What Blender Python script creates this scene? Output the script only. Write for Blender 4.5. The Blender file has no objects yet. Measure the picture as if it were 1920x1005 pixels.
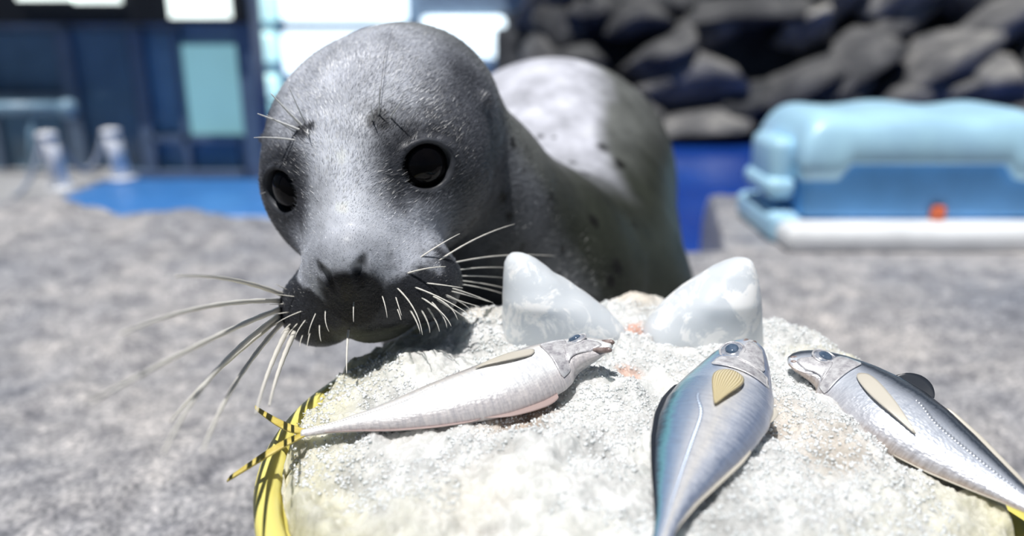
import bpy, math, random
import numpy as np
from mathutils import Vector, Matrix

# ------------------------------------------------------------------ camera, world, sun, exposure
scene = bpy.context.scene
col = scene.collection
CAM_H, PITCH, FPX = 0.5, math.radians(17.0), 1500.0
cam_data = bpy.data.cameras.new('camera')
cam = bpy.data.objects.new('camera', cam_data)
col.objects.link(cam)
cam.location = (0, 0, CAM_H)
cam.rotation_euler = (math.pi / 2 - PITCH, 0, 0)
cam_data.sensor_width = 36.0
cam_data.lens = 36.0 * FPX / 1920.0
cam_data.clip_start = 0.02
cam_data.dof.use_dof = True
cam_data.dof.focus_distance = 0.522
cam_data.dof.aperture_fstop = 2.8
scene.camera = cam

world = bpy.data.worlds.new('world')
scene.world = world
world.use_nodes = True
wn = world.node_tree.nodes
wl = world.node_tree.links
bg = wn['Background']
sky = wn.new('ShaderNodeTexSky')
sky.sky_type = 'HOSEK_WILKIE'
sky.turbidity = 3.0
sky.ground_albedo = 0.3
sky.sun_direction = Vector((-0.15, -0.19, 0.97)).normalized()
wl.new(sky.outputs[0], bg.inputs[0])
bg.inputs[1].default_value = 0.52

sun_data = bpy.data.lights.new('sun', 'SUN')
sun_data.energy = 4.0
sun_data.color = (1.0, 0.985, 0.965)
sun_data.angle = math.radians(0.6)
sun = bpy.data.objects.new('sun', sun_data)
col.objects.link(sun)
sun.rotation_euler = Vector((-0.15, -0.19, 0.97)).to_track_quat('Z', 'Y').to_euler()

scene.view_settings.view_transform = 'Standard'
scene.view_settings.look = 'None'
scene.view_settings.gamma = 1.0
scene.view_settings.use_curve_mapping = False
scene.view_settings.exposure = 0.15

# ------------------------------------------------------------------ helpers
rng = np.random.default_rng(7)
random.seed(7)
SP, CP = math.sin(PITCH), math.cos(PITCH)
FWD = np.array([0, CP, -SP]); UP = np.array([0, SP, CP]); RT = np.array([1.0, 0, 0])
EYE0 = np.array([0, 0, CAM_H])


def at(px, py, d):
    """world point that stands at depth d behind picture point (px, py)"""
    return EYE0 + RT * (px - 960) / FPX * d + FWD * d + UP * (502.5 - py) / FPX * d


def project(p):
    p = np.asarray(p) - EYE0
    d = p @ FWD
    return 960 + FPX * (p @ RT) / d, 502.5 - FPX * (p @ UP) / d, d


def tag(o, label=None, cat=None, group=None, kind=None):
    if label: o['label'] = label
    if cat: o['category'] = cat
    if group: o['group'] = group
    if kind: o['kind'] = kind
    return o


def link(name, me, mat=None, parent=None, smooth=True):
    o = bpy.data.objects.new(name, me)
    col.objects.link(o)
    if parent is not None:
        o.parent = parent
    if mat is not None and not me.materials:
        me.materials.append(mat)
    if smooth:
        me.polygons.foreach_set('use_smooth', np.ones(len(me.polygons), bool))
    return o


def mesh_np(name, V, F):
    """mesh from numpy arrays; F is (n,k) or a list of faces"""
    me = bpy.data.meshes.new(name)
    V = np.asarray(V, np.float32)
    if isinstance(F, np.ndarray):
        n, k = F.shape
        me.vertices.add(len(V)); me.vertices.foreach_set('co', V.ravel())
        me.loops.add(n * k); me.loops.foreach_set('vertex_index', F.astype(np.int32).ravel())
        me.polygons.add(n)
        me.polygons.foreach_set('loop_start', np.arange(0, n * k, k, dtype=np.int32))
        me.update(calc_edges=True)
    else:
        me.from_pydata([tuple(v) for v in V], [], F)
        me.update()
    return me


def empty(name, loc, rot=None):
    o = bpy.data.objects.new(name, None)
    o.empty_display_size = 0.05
    col.objects.link(o)
    o.matrix_world = Matrix.Translation(Vector(loc)) @ (rot.to_4x4() if rot else Matrix())
    return o


def set_color_attr(me, name, C):
    a = me.color_attributes.new(name, 'FLOAT_COLOR', 'POINT')
    C4 = np.ones((len(C), 4), np.float32); C4[:, :3] = C
    a.data.foreach_set('color', C4.ravel())


# gradient-free value noise on numpy arrays
def _hash(i, j, k, seed):
    h = (i * 374761393 + j * 668265263 + k * 2147483647 + seed * 144665) & 0xFFFFFFFF
    h = ((h ^ (h >> 13)) * 1274126177) & 0xFFFFFFFF
    return ((h ^ (h >> 16)) & 0xFFFF) / 65535.0


def vnoise(p, scale, seed=0):
    q = np.asarray(p, np.float64) * scale + 1000.0
    i = np.floor(q).astype(np.int64); f = q - i
    f = f * f * (3 - 2 * f)
    out = 0
    for a in (0, 1):
        for b in (0, 1):
            for c in (0, 1):
                w = (f[:, 0] if a else 1 - f[:, 0]) * (f[:, 1] if b else 1 - f[:, 1]) * (f[:, 2] if c else 1 - f[:, 2])
                out = out + w * _hash(i[:, 0] + a, i[:, 1] + b, i[:, 2] + c, seed)
    return out * 2 - 1


def fbm(p, scale, octs=4, seed=0, gain=0.5):
    s, a = 0, 1.0
    for o in range(octs):
        s = s + a * vnoise(p, scale * 2.03 ** o, seed + o)
        a *= gain
    return s


# node material helper
class NM:
    def __init__(self, name):
        self.m = bpy.data.materials.new(name)
        self.m.use_nodes = True
        self.t = self.m.node_tree
        self.b = self.t.nodes['Principled BSDF']

    def n(self, kind, **kw):
        nd = self.t.nodes.new(kind)
        for k, v in kw.items():
            if k.startswith('i_'):
                nd.inputs[k[2:].replace('_', ' ')].default_value = v
            else:
                setattr(nd, k, v)
        return nd

    def l(self, a, b):
        self.t.links.new(a, b)

    def set(self, **kw):
        for k, v in kw.items():
            self.b.inputs[k.replace('_', ' ')].default_value = v
        return self

    def ramp(self, fac, stops, interp='LINEAR'):
        r = self.n('ShaderNodeValToRGB')
        r.color_ramp.interpolation = interp
        e = r.color_ramp.elements
        while len(e) < len(stops): e.new(0.5)
        for el, (p, c) in zip(e, stops):
            el.position = p
            el.color = (*c, 1) if len(c) == 3 else c
        self.l(fac, r.inputs[0])
        return r.outputs[0]

    def noise(self, scale, detail=4, rough=0.55, vec=None, dist=0.0):
        nd = self.n('ShaderNodeTexNoise')
        nd.inputs['Scale'].default_value = scale
        nd.inputs['Detail'].default_value = detail
        nd.inputs['Roughness'].default_value = rough
        nd.inputs['Distortion'].default_value = dist
        self.l(vec if vec is not None else self.coord('Object'), nd.inputs['Vector'])
        return nd.outputs['Fac']

    def coord(self, which='Object'):
        if not hasattr(self, '_tc'): self._tc = self.n('ShaderNodeTexCoord')
        return self._tc.outputs[which]

    def mapping(self, vec, scale=(1, 1, 1), rot=(0, 0, 0)):
        mp = self.n('ShaderNodeMapping')
        mp.inputs['Scale'].default_value = scale
        mp.inputs['Rotation'].default_value = rot
        self.l(vec, mp.inputs['Vector'])
        return mp.outputs[0]

    def mix(self, fac, a, b, mode='MIX'):
        nd = self.n('ShaderNodeMix', data_type='RGBA', blend_type=mode)
        for s, v in ((nd.inputs[0], fac), (nd.inputs[6], a), (nd.inputs[7], b)):
            if isinstance(v, (int, float)): s.default_value = v
            elif isinstance(v, tuple): s.default_value = (*v, 1) if len(v) == 3 else v
            else: self.l(v, s)
        return nd.outputs[2]

    def math(self, op, a, b=None):
        nd = self.n('ShaderNodeMath', operation=op)
        for s, v in zip(nd.inputs, (a, b)):
            if v is None: continue
            if isinstance(v, (int, float)): s.default_value = v
            else: self.l(v, s)
        return nd.outputs[0]

    def bump(self, height, strength=0.5, dist=0.002, normal=None):
        nd = self.n('ShaderNodeBump')
        nd.inputs['Strength'].default_value = strength
        nd.inputs['Distance'].default_value = dist
        self.l(height, nd.inputs['Height'])
        if normal is not None: self.l(normal, nd.inputs['Normal'])
        self.l(nd.outputs[0], self.b.inputs['Normal'])
        return nd.outputs[0]

    def color(self, c):
        if isinstance(c, tuple): self.b.inputs['Base Color'].default_value = (*c, 1)
        else: self.l(c, self.b.inputs['Base Color'])
        return self


def plain(name, c, rough=0.5, **kw):
    m = NM(name)
    nz = m.noise(9.0, 3)
    m.color(m.ramp(nz, [(0.3, tuple(x * 0.88 for x in c)), (0.7, tuple(min(1, x * 1.08) for x in c))]))
    m.set(Roughness=rough, **kw)
    return m.m


def box(name, lo, hi, mat, parent=None, bevel=0.0, seg=2):
    import bmesh
    bm = bmesh.new()
    bmesh.ops.create_cube(bm, size=1.0)
    lo, hi = Vector(lo), Vector(hi)
    for v in bm.verts:
        v.co = Vector([(lo[i] + hi[i]) / 2 + v.co[i] * (hi[i] - lo[i]) for i in range(3)])
    if bevel > 0:
        bmesh.ops.bevel(bm, geom=bm.edges[:], offset=bevel, segments=seg, profile=0.5, affect='EDGES')
    me = bpy.data.meshes.new(name)
    bm.to_mesh(me); bm.free()
    o = link(name, me, mat, parent, smooth=bevel > 0)
    return o


def tube(name, pts, radii, mat, parent=None, seg=6, caps=True):
    pts = np.asarray(pts, float); n = len(pts)
    radii = np.broadcast_to(np.asarray(radii, float), (n,))
    T = np.gradient(pts, axis=0); T /= np.linalg.norm(T, axis=1)[:, None] + 1e-12
    ref = np.array([0.13, 0.31, 0.94])
    A = np.cross(T, ref); A /= np.linalg.norm(A, axis=1)[:, None] + 1e-12
    B = np.cross(T, A)
    th = np.linspace(0, 2 * np.pi, seg, endpoint=False)
    V = pts[:, None, :] + radii[:, None, None] * (np.cos(th)[None, :, None] * A[:, None, :] + np.sin(th)[None, :, None] * B[:, None, :])
    F = []
    for i in range(n - 1):
        for j in range(seg):
            k = (j + 1) % seg
            F.append((i * seg + j, i * seg + k, (i + 1) * seg + k, (i + 1) * seg + j))
    if caps:
        F.append(tuple(range(seg))[::-1]); F.append(tuple((n - 1) * seg + j for j in range(seg)))
    return link(name, mesh_np(name, V.reshape(-1, 3), F), mat, parent)


def bez(p0, p1, p2, n=14):
    t = np.linspace(0, 1, n)[:, None]
    return (1 - t) ** 2 * p0 + 2 * t * (1 - t) * p1 + t * t * p2


def spline(P, n):
    """Catmull-Rom through P"""
    P = np.asarray(P, float)
    Q = np.vstack([2 * P[0] - P[1], P, 2 * P[-1] - P[-2]])
    t = np.linspace(0, len(P) - 1 - 1e-9, n)
    i = t.astype(int); f = (t - i)[:, None]
    a, b, c, d = Q[i], Q[i + 1], Q[i + 2], Q[i + 3]
    return 0.5 * (2 * b + (c - a) * f + (2 * a - 5 * b + 4 * c - d) * f ** 2 + (3 * b - 3 * c + d - a) * f ** 3)

# ------------------------------------------------------------------ the setting: rock ledge, pool, rock wall, glazed building
def atY(px, py, Yw):
    d = Yw / (CP + (502.5 - py) / FPX * SP)
    return at(px, py, d)


def ledge_edge(x):
    e = 2.28 + 0.10 * np.sin(x * 2.1)
    e = e + (1.88 - e) * np.clip((x + 0.05) / 0.3, 0, 1)
    return e + (2.55 - e) * np.clip((x - 0.50) / 0.12, 0, 1)


def rock_height(P):
    h = 0.030 * fbm(P, 2.3, 3, 5) + 0.010 * fbm(P, 9, 3, 15) + 0.0045 * fbm(P, 38, 3, 25) + 0.0022 * fbm(P, 130, 2, 35)
    return h


nx, ny = 460, 420
gx = np.linspace(-1, 1, nx); gx = np.sign(gx) * (0.55 * np.abs(gx) + 0.45 * np.abs(gx) ** 2) * 2.7
gt = np.linspace(0, 1, ny)
GX, GT = np.meshgrid(gx, gt, indexing='ij')
EDG = ledge_edge(GX)
GY = 0.10 + (EDG - 0.10) * (0.45 * GT + 0.55 * GT ** 1.6)
PP = np.stack([GX.ravel(), GY.ravel(), np.zeros(GX.size)], 1)
hz = rock_height(PP).reshape(nx, ny)
# level seats for the tub, the seal and the cool box, an edge that breaks down to the water
def seat(cx, cy, r, z=0.0, soft=0.12):
    global hz
    d = np.sqrt((GX - cx) ** 2 + (GY - cy) ** 2)
    f = np.clip((d - r) / soft, 0, 1); f = f * f * (3 - 2 * f)
    hz = z + (hz - z) * f
seat(0.077, 0.433, 0.24, -0.002); seat(0.03, 0.95, 0.16, 0.0); seat(0.06, 1.45, 0.3, 0.0); seat(0.93, 2.05, 0.38, 0.0)
hz = hz - 0.16 * np.clip((GT - 0.965) / 0.035, 0, 1) ** 2
hz[:, -1] = -0.5
VV = np.stack([GX, GY, hz], -1).reshape(-1, 3)
ii = np.arange(nx * ny).reshape(nx, ny)
FF = np.stack([ii[:-1, :-1], ii[1:, :-1], ii[1:, 1:], ii[:-1, 1:]], -1).reshape(-1, 4)
m = NM('ledge_rock')
big = m.noise(2.6, 5, 0.6); mid = m.noise(22, 5, 0.65); fine = m.noise(170, 4, 0.7)
c1 = m.ramp(mid, [(0.30, (0.20, 0.205, 0.235)), (0.5, (0.41, 0.412, 0.44)), (0.72, (0.63, 0.62, 0.635))])
c2 = m.ramp(fine, [(0.35, (0.35, 0.36, 0.38)), (0.5, (0.9, 0.9, 0.9)), (0.68, (1.6, 1.55, 1.5))])
c3 = m.ramp(big, [(0.35, (0.62, 0.65, 0.70)), (0.62, (1.12, 1.08, 1.02))])
m.color(m.mix(1.0, m.mix(1.0, c1, c2, 'MULTIPLY'), c3, 'MULTIPLY'))
m.set(Roughness=0.62)
m.bump(m.math('ADD', mid, fine), 0.6, 0.004)
tag(link('floor', mesh_np('floor', VV, FF), m.m), 'grey speckled natural rock ledge beside the pool', kind='structure')

m = NM('pool_water')
m.color(m.ramp(m.noise(1.1, 2), [(0.35, (0.008, 0.045, 0.30)), (0.7, (0.016, 0.085, 0.42))])); m.set(Roughness=0.18)
m.bump(m.noise(5, 3), 0.25, 0.02)
N_ = 40
wx, wy = np.meshgrid(np.linspace(-7, 7, N_), np.linspace(1.6, 8.0, N_), indexing='ij')
wp = np.stack([wx.ravel(), wy.ravel(), np.full(wx.size, -0.36)], 1); wp[:, 2] += 0.008 * fbm(wp, 3, 2, 4)
ii = np.arange(N_ * N_).reshape(N_, N_)
tag(link('pool_water', mesh_np('pool_water', wp, np.stack([ii[:-1, :-1], ii[1:, :-1], ii[1:, 1:], ii[:-1, 1:]], -1).reshape(-1, 4)), m.m),
    'deep blue pool water behind the rock ledge', kind='structure')

# --- rock wall on the far side of the pool: backing plus separate boulders
YW = 6.0
m = NM('wall_rock')
oi = m.n('ShaderNodeObjectInfo')
a = m.noise(1.6, 5, 0.65); b_ = m.noise(7.5, 5, 0.7)
base = m.ramp(a, [(0.32, (0.06, 0.065, 0.075)), (0.50, (0.26, 0.26, 0.265)), (0.66, (0.55, 0.54, 0.51))])
sh = m.ramp(oi.outputs['Random'], [(0.0, (0.16, 0.17, 0.19)), (0.55, (0.55, 0.55, 0.56)), (1.0, (1.25, 1.22, 1.16))])
m.color(m.mix(1.0, base, sh, 'MULTIPLY')); m.set(Roughness=0.7)
m.bump(b_, 0.7, 0.05)
M_WROCK = m.m
md = NM('wall_rock_backing')
md.color(md.ramp(md.noise(2.0, 4), [(0.35, (0.012, 0.015, 0.022)), (0.7, (0.05, 0.055, 0.065))])); md.set(Roughness=0.8)  # near black: shade of the crevices between boulders, painted on the backing
bx0 = atY(925, 200, YW)[0]
gx_, gz_ = np.meshgrid(np.linspace(bx0, 9.0, 130), np.linspace(-0.6, 3.2, 60), indexing='ij')
bp = np.stack([gx_.ravel(), np.full(gx_.size, YW + 0.25), gz_.ravel()], 1)
bp[:, 1] += 0.22 * fbm(bp, 1.3, 4, 8) + 0.55 * np.maximum(0, bp[:, 2] + 0.36)
ii = np.arange(130 * 60).reshape(130, 60)
wall_back = link('wall_back', mesh_np('wall_back', bp, np.stack([ii[:-1, :-1], ii[1:, :-1], ii[1:, 1:], ii[:-1, 1:]], -1).reshape(-1, 4)), md.m)
tag(wall_back, 'dark craggy rock wall on the far side of the pool', kind='structure')
import bmesh
rock_meshes = []
for k in range(7):
    bm = bmesh.new(); bmesh.ops.create_icosphere(bm, subdivisions=3, radius=1.0)
    P_ = np.array([v.co[:] for v in bm.verts])
    r_ = 1 + 0.30 * fbm(P_ + k * 7.3, 0.9, 3, 60 + k)
    # facets: clamp to a few random planes
    Q_ = P_ * r_[:, None]
    for _ in range(16):
        nrm = rng.normal(size=3); nrm /= np.linalg.norm(nrm); dcut = 0.45 + 0.25 * rng.random()
        ex = np.maximum(Q_ @ nrm - dcut, 0); Q_ = Q_ - ex[:, None] * nrm * 0.92
    for v, c in zip(bm.verts, Q_): v.co = Vector(c)
    me = bpy.data.meshes.new('rock'); bm.to_mesh(me); bm.free(); me.materials.append(M_WROCK)
    me.polygons.foreach_set('use_smooth', np.ones(len(me.polygons), bool))
    rock_meshes.append(me)
rr = np.random.default_rng(3)
# the large pale faces first, then fill
spots_ = [(1015, 215, 60, 40, 5), (1090, 170, 80, 50, 12), (1120, 225, 90, 34, 4), (1085, 120, 70, 40, 20), (1275, 155, 120, 62, 8), (1240, 100, 90, 40, 20), (1420, 15, 150, 34, 5), (1340, 60, 70, 40, 30), (1520, 60, 60, 34, 18), (1600, 110, 110, 42, 32), (1490, 160, 110, 36, 30),
          (1690, 40, 120, 36, 34), (1760, 120, 120, 40, 25), (1850, 60, 110, 40, 30), (1180, 40, 80, 40, 12), (1060, 60, 70, 60, 10), (1100, 20, 80, 36, 15), (1580, 170, 60, 50, 60),
          (1850, 170, 90, 46, 20), (1700, 190, 110, 36, 10), (1400, 200, 120, 40, 15), (1330, 225, 110, 30, 5), (1540, 225, 100, 30, 4), (1210, 225, 60, 34, 8), (1020, 130, 50, 56, 10),
          (1030, 40, 50, 44, 20), (1900, 225, 90, 34, 0), (1770, 230, 110, 28, 4)]
for gy in range(-230, -10, 70):
    for gxx in range(1030, 3300, 130):
        spots_.append((gxx + rr.uniform(-40, 40), gy + rr.uniform(-20, 20), rr.uniform(70, 110), rr.uniform(40, 60), rr.uniform(0, 40)))
for gxx in range(1960, 3300, 120):
    for gy in range(-20, 260, 70):
        spots_.append((gxx, gy, 90, 50, rr.uniform(0, 40)))
for (px, py, sx, sz, ang) in spots_:
    c = atY(px, py, YW)
    for _ in range(4): c = atY(px, py, YW + 0.55 * max(0.0, c[2] + 0.36))
    k = np.linalg.norm(c) / FPX
    o = bpy.data.objects.new('rock', rock_meshes[rr.integers(len(rock_meshes))]); col.objects.link(o); o.parent = wall_back
    o.location = Vector(c) + Vector((0, rr.uniform(0.0, 0.18), 0))
    o.scale = (sx * k * 1.25, 0.34 + 0.1 * rr.random(), sz * k * 1.30)
    o.rotation_euler = (rr.uniform(-0.3, 0.3), -math.radians(ang), rr.uniform(-0.4, 0.4))

# --- glazed building on the left and the screen wall with added glowing panes behind the seal
M_FRAME = plain('window_frame_slate', (0.15, 0.21, 0.30), 0.45)
M_DARK = plain('lintel_black', (0.006, 0.008, 0.012), 0.5)
M_SLATE = plain('wall_slate_blue', (0.28, 0.37, 0.48), 0.6)
def glass(name, c, rough=0.12):
    g = NM(name)
    g.color(g.ramp(g.noise(1.3, 3), [(0.35, tuple(x * 0.6 for x in c)), (0.68, tuple(x * 1.35 for x in c))])); g.set(Roughness=rough)
    return g.m
M_GLASS = glass('dark_blue_glass', (0.13, 0.24, 0.36))
M_GLASS2 = glass('mid_blue_glass', (0.20, 0.35, 0.48))
def lit(name, c, s):
    g = NM(name)
    col_ = g.ramp(g.noise(1.7, 2), [(0.3, tuple(x * 0.82 for x in c)), (0.7, c)])
    g.color(col_); g.l(col_, g.b.inputs['Emission Color']); g.b.inputs['Emission Strength'].default_value = s; g.set(Roughness=0.3)
    return g.m
M_LITW = lit('glow_pane_white', (0.80, 0.93, 1.0), 1.7)  # added glow that stands in for the bright gaps beside the building
M_LITM = lit('daylit_pane_mint', (0.62, 0.95, 0.93), 1.05)
M_LITC = lit('daylit_pane_cyan', (0.25, 0.50, 0.54), 0.75)
M_LITY = lit('daylit_pane_cream', (0.90, 1.0, 0.93), 1.5)


def rect(name, x0, y0, x1, y1, Yw, thick, mat, parent, bevel=0.0):
    """upright slab that fills the picture rectangle, standing at distance Yw"""
    a_ = atY((x0 + x1) / 2, y1, Yw); b2 = atY((x0 + x1) / 2, y0, Yw)
    l_ = atY(x0, (y0 + y1) / 2, Yw)[0]; r_ = atY(x1, (y0 + y1) / 2, Yw)[0]
    return box(name, (l_, Yw, a_[2]), (r_, Yw + thick, b2[2]), mat, parent, bevel)


YB = 4.5
wl_ = rect('wall_left', -2300, -420, 455, 352, YB + 0.12, 0.25, M_SLATE, None)
tag(wl_, 'slate blue glazed building wall on the far side of the water', kind='structure')
wl_2 = wl_
for (x0, y0, x1, y1, mat) in [(-690, 70, -330, 330, M_GLASS), (-320, 70, -25, 330, M_GLASS2), (-15, 62, 118, 176, M_GLASS), (-15, 184, 118, 330, M_GLASS2), (150, 58, 252, 325, M_GLASS), (282, 62, 335, 318, M_GLASS2),
                              (345, 84, 448, 255, M_LITC), (345, 266, 448, 322, M_GLASS)]:
    rect('window_pane', x0, y0, x1, y1, YB + 0.10, 0.03, mat, wl_2)
for x0, x1 in [(-330, -318), (-28, -12), (120, 148), (254, 280), (334, 346)]:
    rect('mullion', x0, 58, x1, 332, YB + 0.05, 0.08, M_FRAME, wl_2)
rect('transom', -15, 175, 118, 185, YB + 0.05, 0.08, M_FRAME, wl_2)
rect('transom', 282, 254, 450, 267, YB + 0.05, 0.08, M_FRAME, wl_2)
rect('sill', -2300, 322, 456, 336, YB + 0.02, 0.12, M_FRAME, wl_2)
lint = rect('lintel', -2300, -14, 460, 44, YB - 0.05, 0.25, M_DARK, wl_2)
for x0, x1, y1 in [(-260, -90, -8), (20, 130, 0), (128, 215, 6), (308, 424, 34)]:
    rect('upper_pane', x0, -130, x1, y1, YB - 0.08, 0.12, M_LITY, wl_2)
post = rect('corner_post', 430, -420, 462, 345, YB - 0.02, 0.2, M_FRAME, wl_2)

YS = 6.9
ws = rect('wall_rear', 430, -420, 1100, 300, YS + 0.10, 0.2, M_SLATE, None)
tag(ws, 'blue grey screen wall with glowing panes in place of bright gaps', kind='structure')
for (x0, y0, x1, y1, mat) in [(466, -40, 516, 40, M_LITM), (464, 58, 520, 116, M_LITM), (470, 138, 522, 182, M_LITM), (524, -60, 762, 42, M_LITW), (530, 56, 775, 140, M_LITW), (790, 30, 948, 108, M_LITW),
                              (474, 190, 540, 230, M_LITC)]:
    rect('glow_pane', x0, y0, x1, y1, YS, 0.06, mat, ws, bevel=0.05)
rect('cross_beam', 520, 42, 790, 56, YS - 0.1, 0.2, M_FRAME, ws)

# blue painted kerb and pale deck under the building
M_BLUE = plain('blue_paint', (0.05, 0.20, 0.52), 0.35)
M_DECK = plain('deck_grey', (0.36, 0.36, 0.37), 0.7)
a_ = atY(150, 372, 4.05)
kerb = box('trim_1', (-2.45, 3.45, -0.60), (-0.85, 4.35, -0.315), M_BLUE, None, 0.02)
tag(kerb, 'blue painted pool edge below the glazed building', kind='structure')
deck = box('floor_deck', (-5.0, 3.35, -0.62), (-2.2, 4.62, -0.30), M_DECK, None, 0.02)
tag(deck, 'pale grey poolside deck below the glazed building', kind='structure')

# two pale barrier posts with ropes
M_POST = plain('post_white', (0.85, 0.87, 0.92), 0.45)
M_ROPE = plain('rope_grey', (0.30, 0.34, 0.42), 0.8)
tops = []
for i, (p0, p1, Yp, lab) in enumerate([((86, 246), (122, 388), 4.02, 'white leaning barrier post with ropes on both sides'), ((206, 240), (236, 370), 4.30, 'white leaning barrier post beside the blue pool edge')]):
    b0 = atY(*p1, Yp); t0 = atY(*p0, Yp); b0[2] = -0.31
    r_ = empty('barrier_post', b0)
    o = tube('pole', [b0, b0 + (t0 - b0) * 0.5, t0 - [0, 0, 0.03]], 0.046, M_POST, r_, 14); o.location = -Vector(b0)
    o = tube('cap', [t0 - [0, 0, 0.035], t0 - [0, 0, 0.02], t0 - [0, 0, 0.006], t0], [0.047, 0.052, 0.044, 0.012], M_POST, r_, 14); o.location = -Vector(b0)
    o = tube('base', [b0, b0 + [0, 0, 0.012], b0 + [0, 0, 0.018]], [0.075, 0.075, 0.04], M_POST, r_, 18); o.location = -Vector(b0)
    tag(r_, lab, 'post', 'rope barrier posts')
    tops.append(t0 - [0, 0, 0.05])
for a_, b2, lab in [(tops[0], tops[1], 'grey barrier rope sagging between the two white posts'), (atY(25, 362, 3.75), tops[0], 'grey barrier rope running down from the white post to the deck')]:
    # ropes are made fast to the outside of the poles; the free end lies on the deck
    hd_ = (b2 - a_) * [1, 1, 0]; hd_ = hd_ / np.linalg.norm(hd_) * 0.049
    if lab.find('between') > 0: a_ = a_ + hd_
    else: a_ = a_ * [1, 1, 0] + [0, 0, -0.291]
    b2 = b2 - hd_
    mid_ = (a_ + b2) / 2 - [0, 0, 0.16 if lab.find('between') > 0 else 0.05]
    o = tube('barrier_rope', bez(a_, 2 * mid_ - (a_ + b2) / 2, b2, 16), 0.012, M_ROPE, None, 8)
    tag(o, lab, 'rope')

# pale handrail with a ball end in front of the glass
hr = empty('handrail', atY(60, 330, 4.4))
M_RAIL = plain('rail_pale_blue', (0.22, 0.36, 0.48), 0.4)
for nm, pts, rad in [('rail', [atY(-200, 204, 4.4), atY(0, 203, 4.4), atY(118, 203, 4.4)], 0.036), ('knob', [atY(112, 205, 4.4) + [dx, 0, 0] for dx in (0, 0.012, 0.035, 0.06, 0.085, 0.1)], [0.02, 0.045, 0.056, 0.056, 0.042, 0.01]),
                     ('upright', [atY(60, 204, 4.4), atY(60, 270, 4.4), atY(60, 336, 4.4) * [1, 1, 0] + [0, 0, -0.31]], 0.02), ('upright', [atY(-150, 204, 4.4), atY(-150, 270, 4.4), atY(-150, 336, 4.4) * [1, 1, 0] + [0, 0, -0.31]], 0.02)]:
    o = tube(nm, pts, rad, M_RAIL, hr, 12); o.location = -hr.location
hr.location = hr.location
tag(hr, 'pale blue handrail with a round end before the dark glass', 'handrail')

# --- cool box
M_LID = plain('coolbox_lid', (0.47, 0.77, 1.0), 0.35)
M_CB = plain('coolbox_body', (0.16, 0.45, 0.86), 0.4)
M_CW = plain('coolbox_base', (0.88, 0.90, 0.92), 0.4)
M_OR = plain('drain_plug', (0.75, 0.16, 0.06), 0.4)
CL = Vector((0.955, 1.98, 0.0))
cb = empty('cool_box', CL)
tag(cb, 'light blue plastic cool box with white base and orange drain plug', 'cool box')
def cbx(nm, lo, hi, mat, bev, par=None, seg=4):
    return box(nm, lo, hi, mat, par or cb, bev, seg)
cbx('base', (-0.332, -0.23, -0.004), (0.325, 0.19, 0.058), M_CW, 0.026)
bodyo = cbx('body', (-0.275, -0.145, 0.055), (0.285, 0.17, 0.215), M_CB, 0.02)
cbx('drain_plug', (0.026, -0.163, 0.058), (0.058, -0.135, 0.092), M_OR, 0.008)
# lid: domed top with two lobes and corner feet that grip the body
bm = bmesh.new(); bmesh.ops.create_grid(bm, x_segments=60, y_segments=24, size=1.0)
LV = np.array([v.co[:] for v in bm.verts]); bm.free()
nu, nv = 64, 28
uu, vv = np.meshgrid(np.linspace(-1, 1, nu), np.linspace(-1, 1, nv), indexing='ij')
th = 0.118
se = 1 - np.clip(np.abs(uu), 0, 1) ** 10; sv = 1 - np.clip(np.abs(vv), 0, 1) ** 6
topz = 0.200 + 0.108 * (se * sv) ** 0.5 + 0.006 * np.cos(uu * 7.5 + 0.6) * se * sv
LVt = np.stack([uu * 0.296, vv * 0.185 + 0.012, topz], -1).reshape(-1, 3)
foot = np.where((np.abs(uu) > 0.62), -0.038 * np.clip((np.abs(uu) - 0.62) / 0.1, 0, 1), 0.0)
LVb = np.stack([uu * 0.288, vv * 0.178 + 0.012, 0.192 + foot], -1).reshape(-1, 3)
ii = np.arange(nu * nv).reshape(nu, nv)
F_ = [tuple(f) for f in np.stack([ii[:-1, :-1], ii[1:, :-1], ii[1:, 1:], ii[:-1, 1:]], -1).reshape(-1, 4)]
F_ += [tuple(int(x) + nu * nv for x in f[::-1]) for f in F_]
ring = list(ii[:, 0]) + list(ii[-1, 1:]) + list(ii[-2::-1, -1]) + list(ii[0, -2:0:-1])
for a_, b2 in zip(ring, ring[1:] + ring[:1]):
    F_.append((int(a_), int(a_) + nu * nv, int(b2) + nu * nv, int(b2)))
link('lid', mesh_np('lid', np.vstack([LVt, LVb]), [tuple(int(i) for i in f) for f in F_]), M_LID, cb)
for sgn in (-1, 1):
    h_ = cbx('handle', (sgn * 0.31 - 0.03, -0.10, 0.115), (sgn * 0.31 + 0.03, 0.09, 0.24), M_LID, 0.024)
    cbx('handle_grip', (sgn * 0.315 - 0.036, -0.115, 0.098), (sgn * 0.315 + 0.036, 0.10, 0.15), M_LID, 0.022, h_)
cbx('foot', (-0.345, -0.15, 0.0), (-0.27, 0.16, 0.07), M_LID, 0.02); cbx('foot', (0.28, -0.15, 0.0), (0.352, 0.16, 0.07), M_LID, 0.02)
# ------------------------------------------------------------------ seal (one continuous body surface grown from a smooth field)
def smin(a, b, k):
    h = np.clip(0.5 + 0.5 * (b - a) / k, 0, 1)
    return b * (1 - h) + a * h - k * h * (1 - h)


def smax(a, b, k):
    return -smin(-a, -b, k)


def ell(q, c, r):
    p = q - np.asarray(c, np.float32)
    r = np.asarray(r, np.float32)
    k0 = np.sqrt(((p / r) ** 2).sum(1)); k1 = np.sqrt(((p / (r * r)) ** 2).sum(1)) + 1e-9
    return k0 * (k0 - 1.0) / k1


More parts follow.
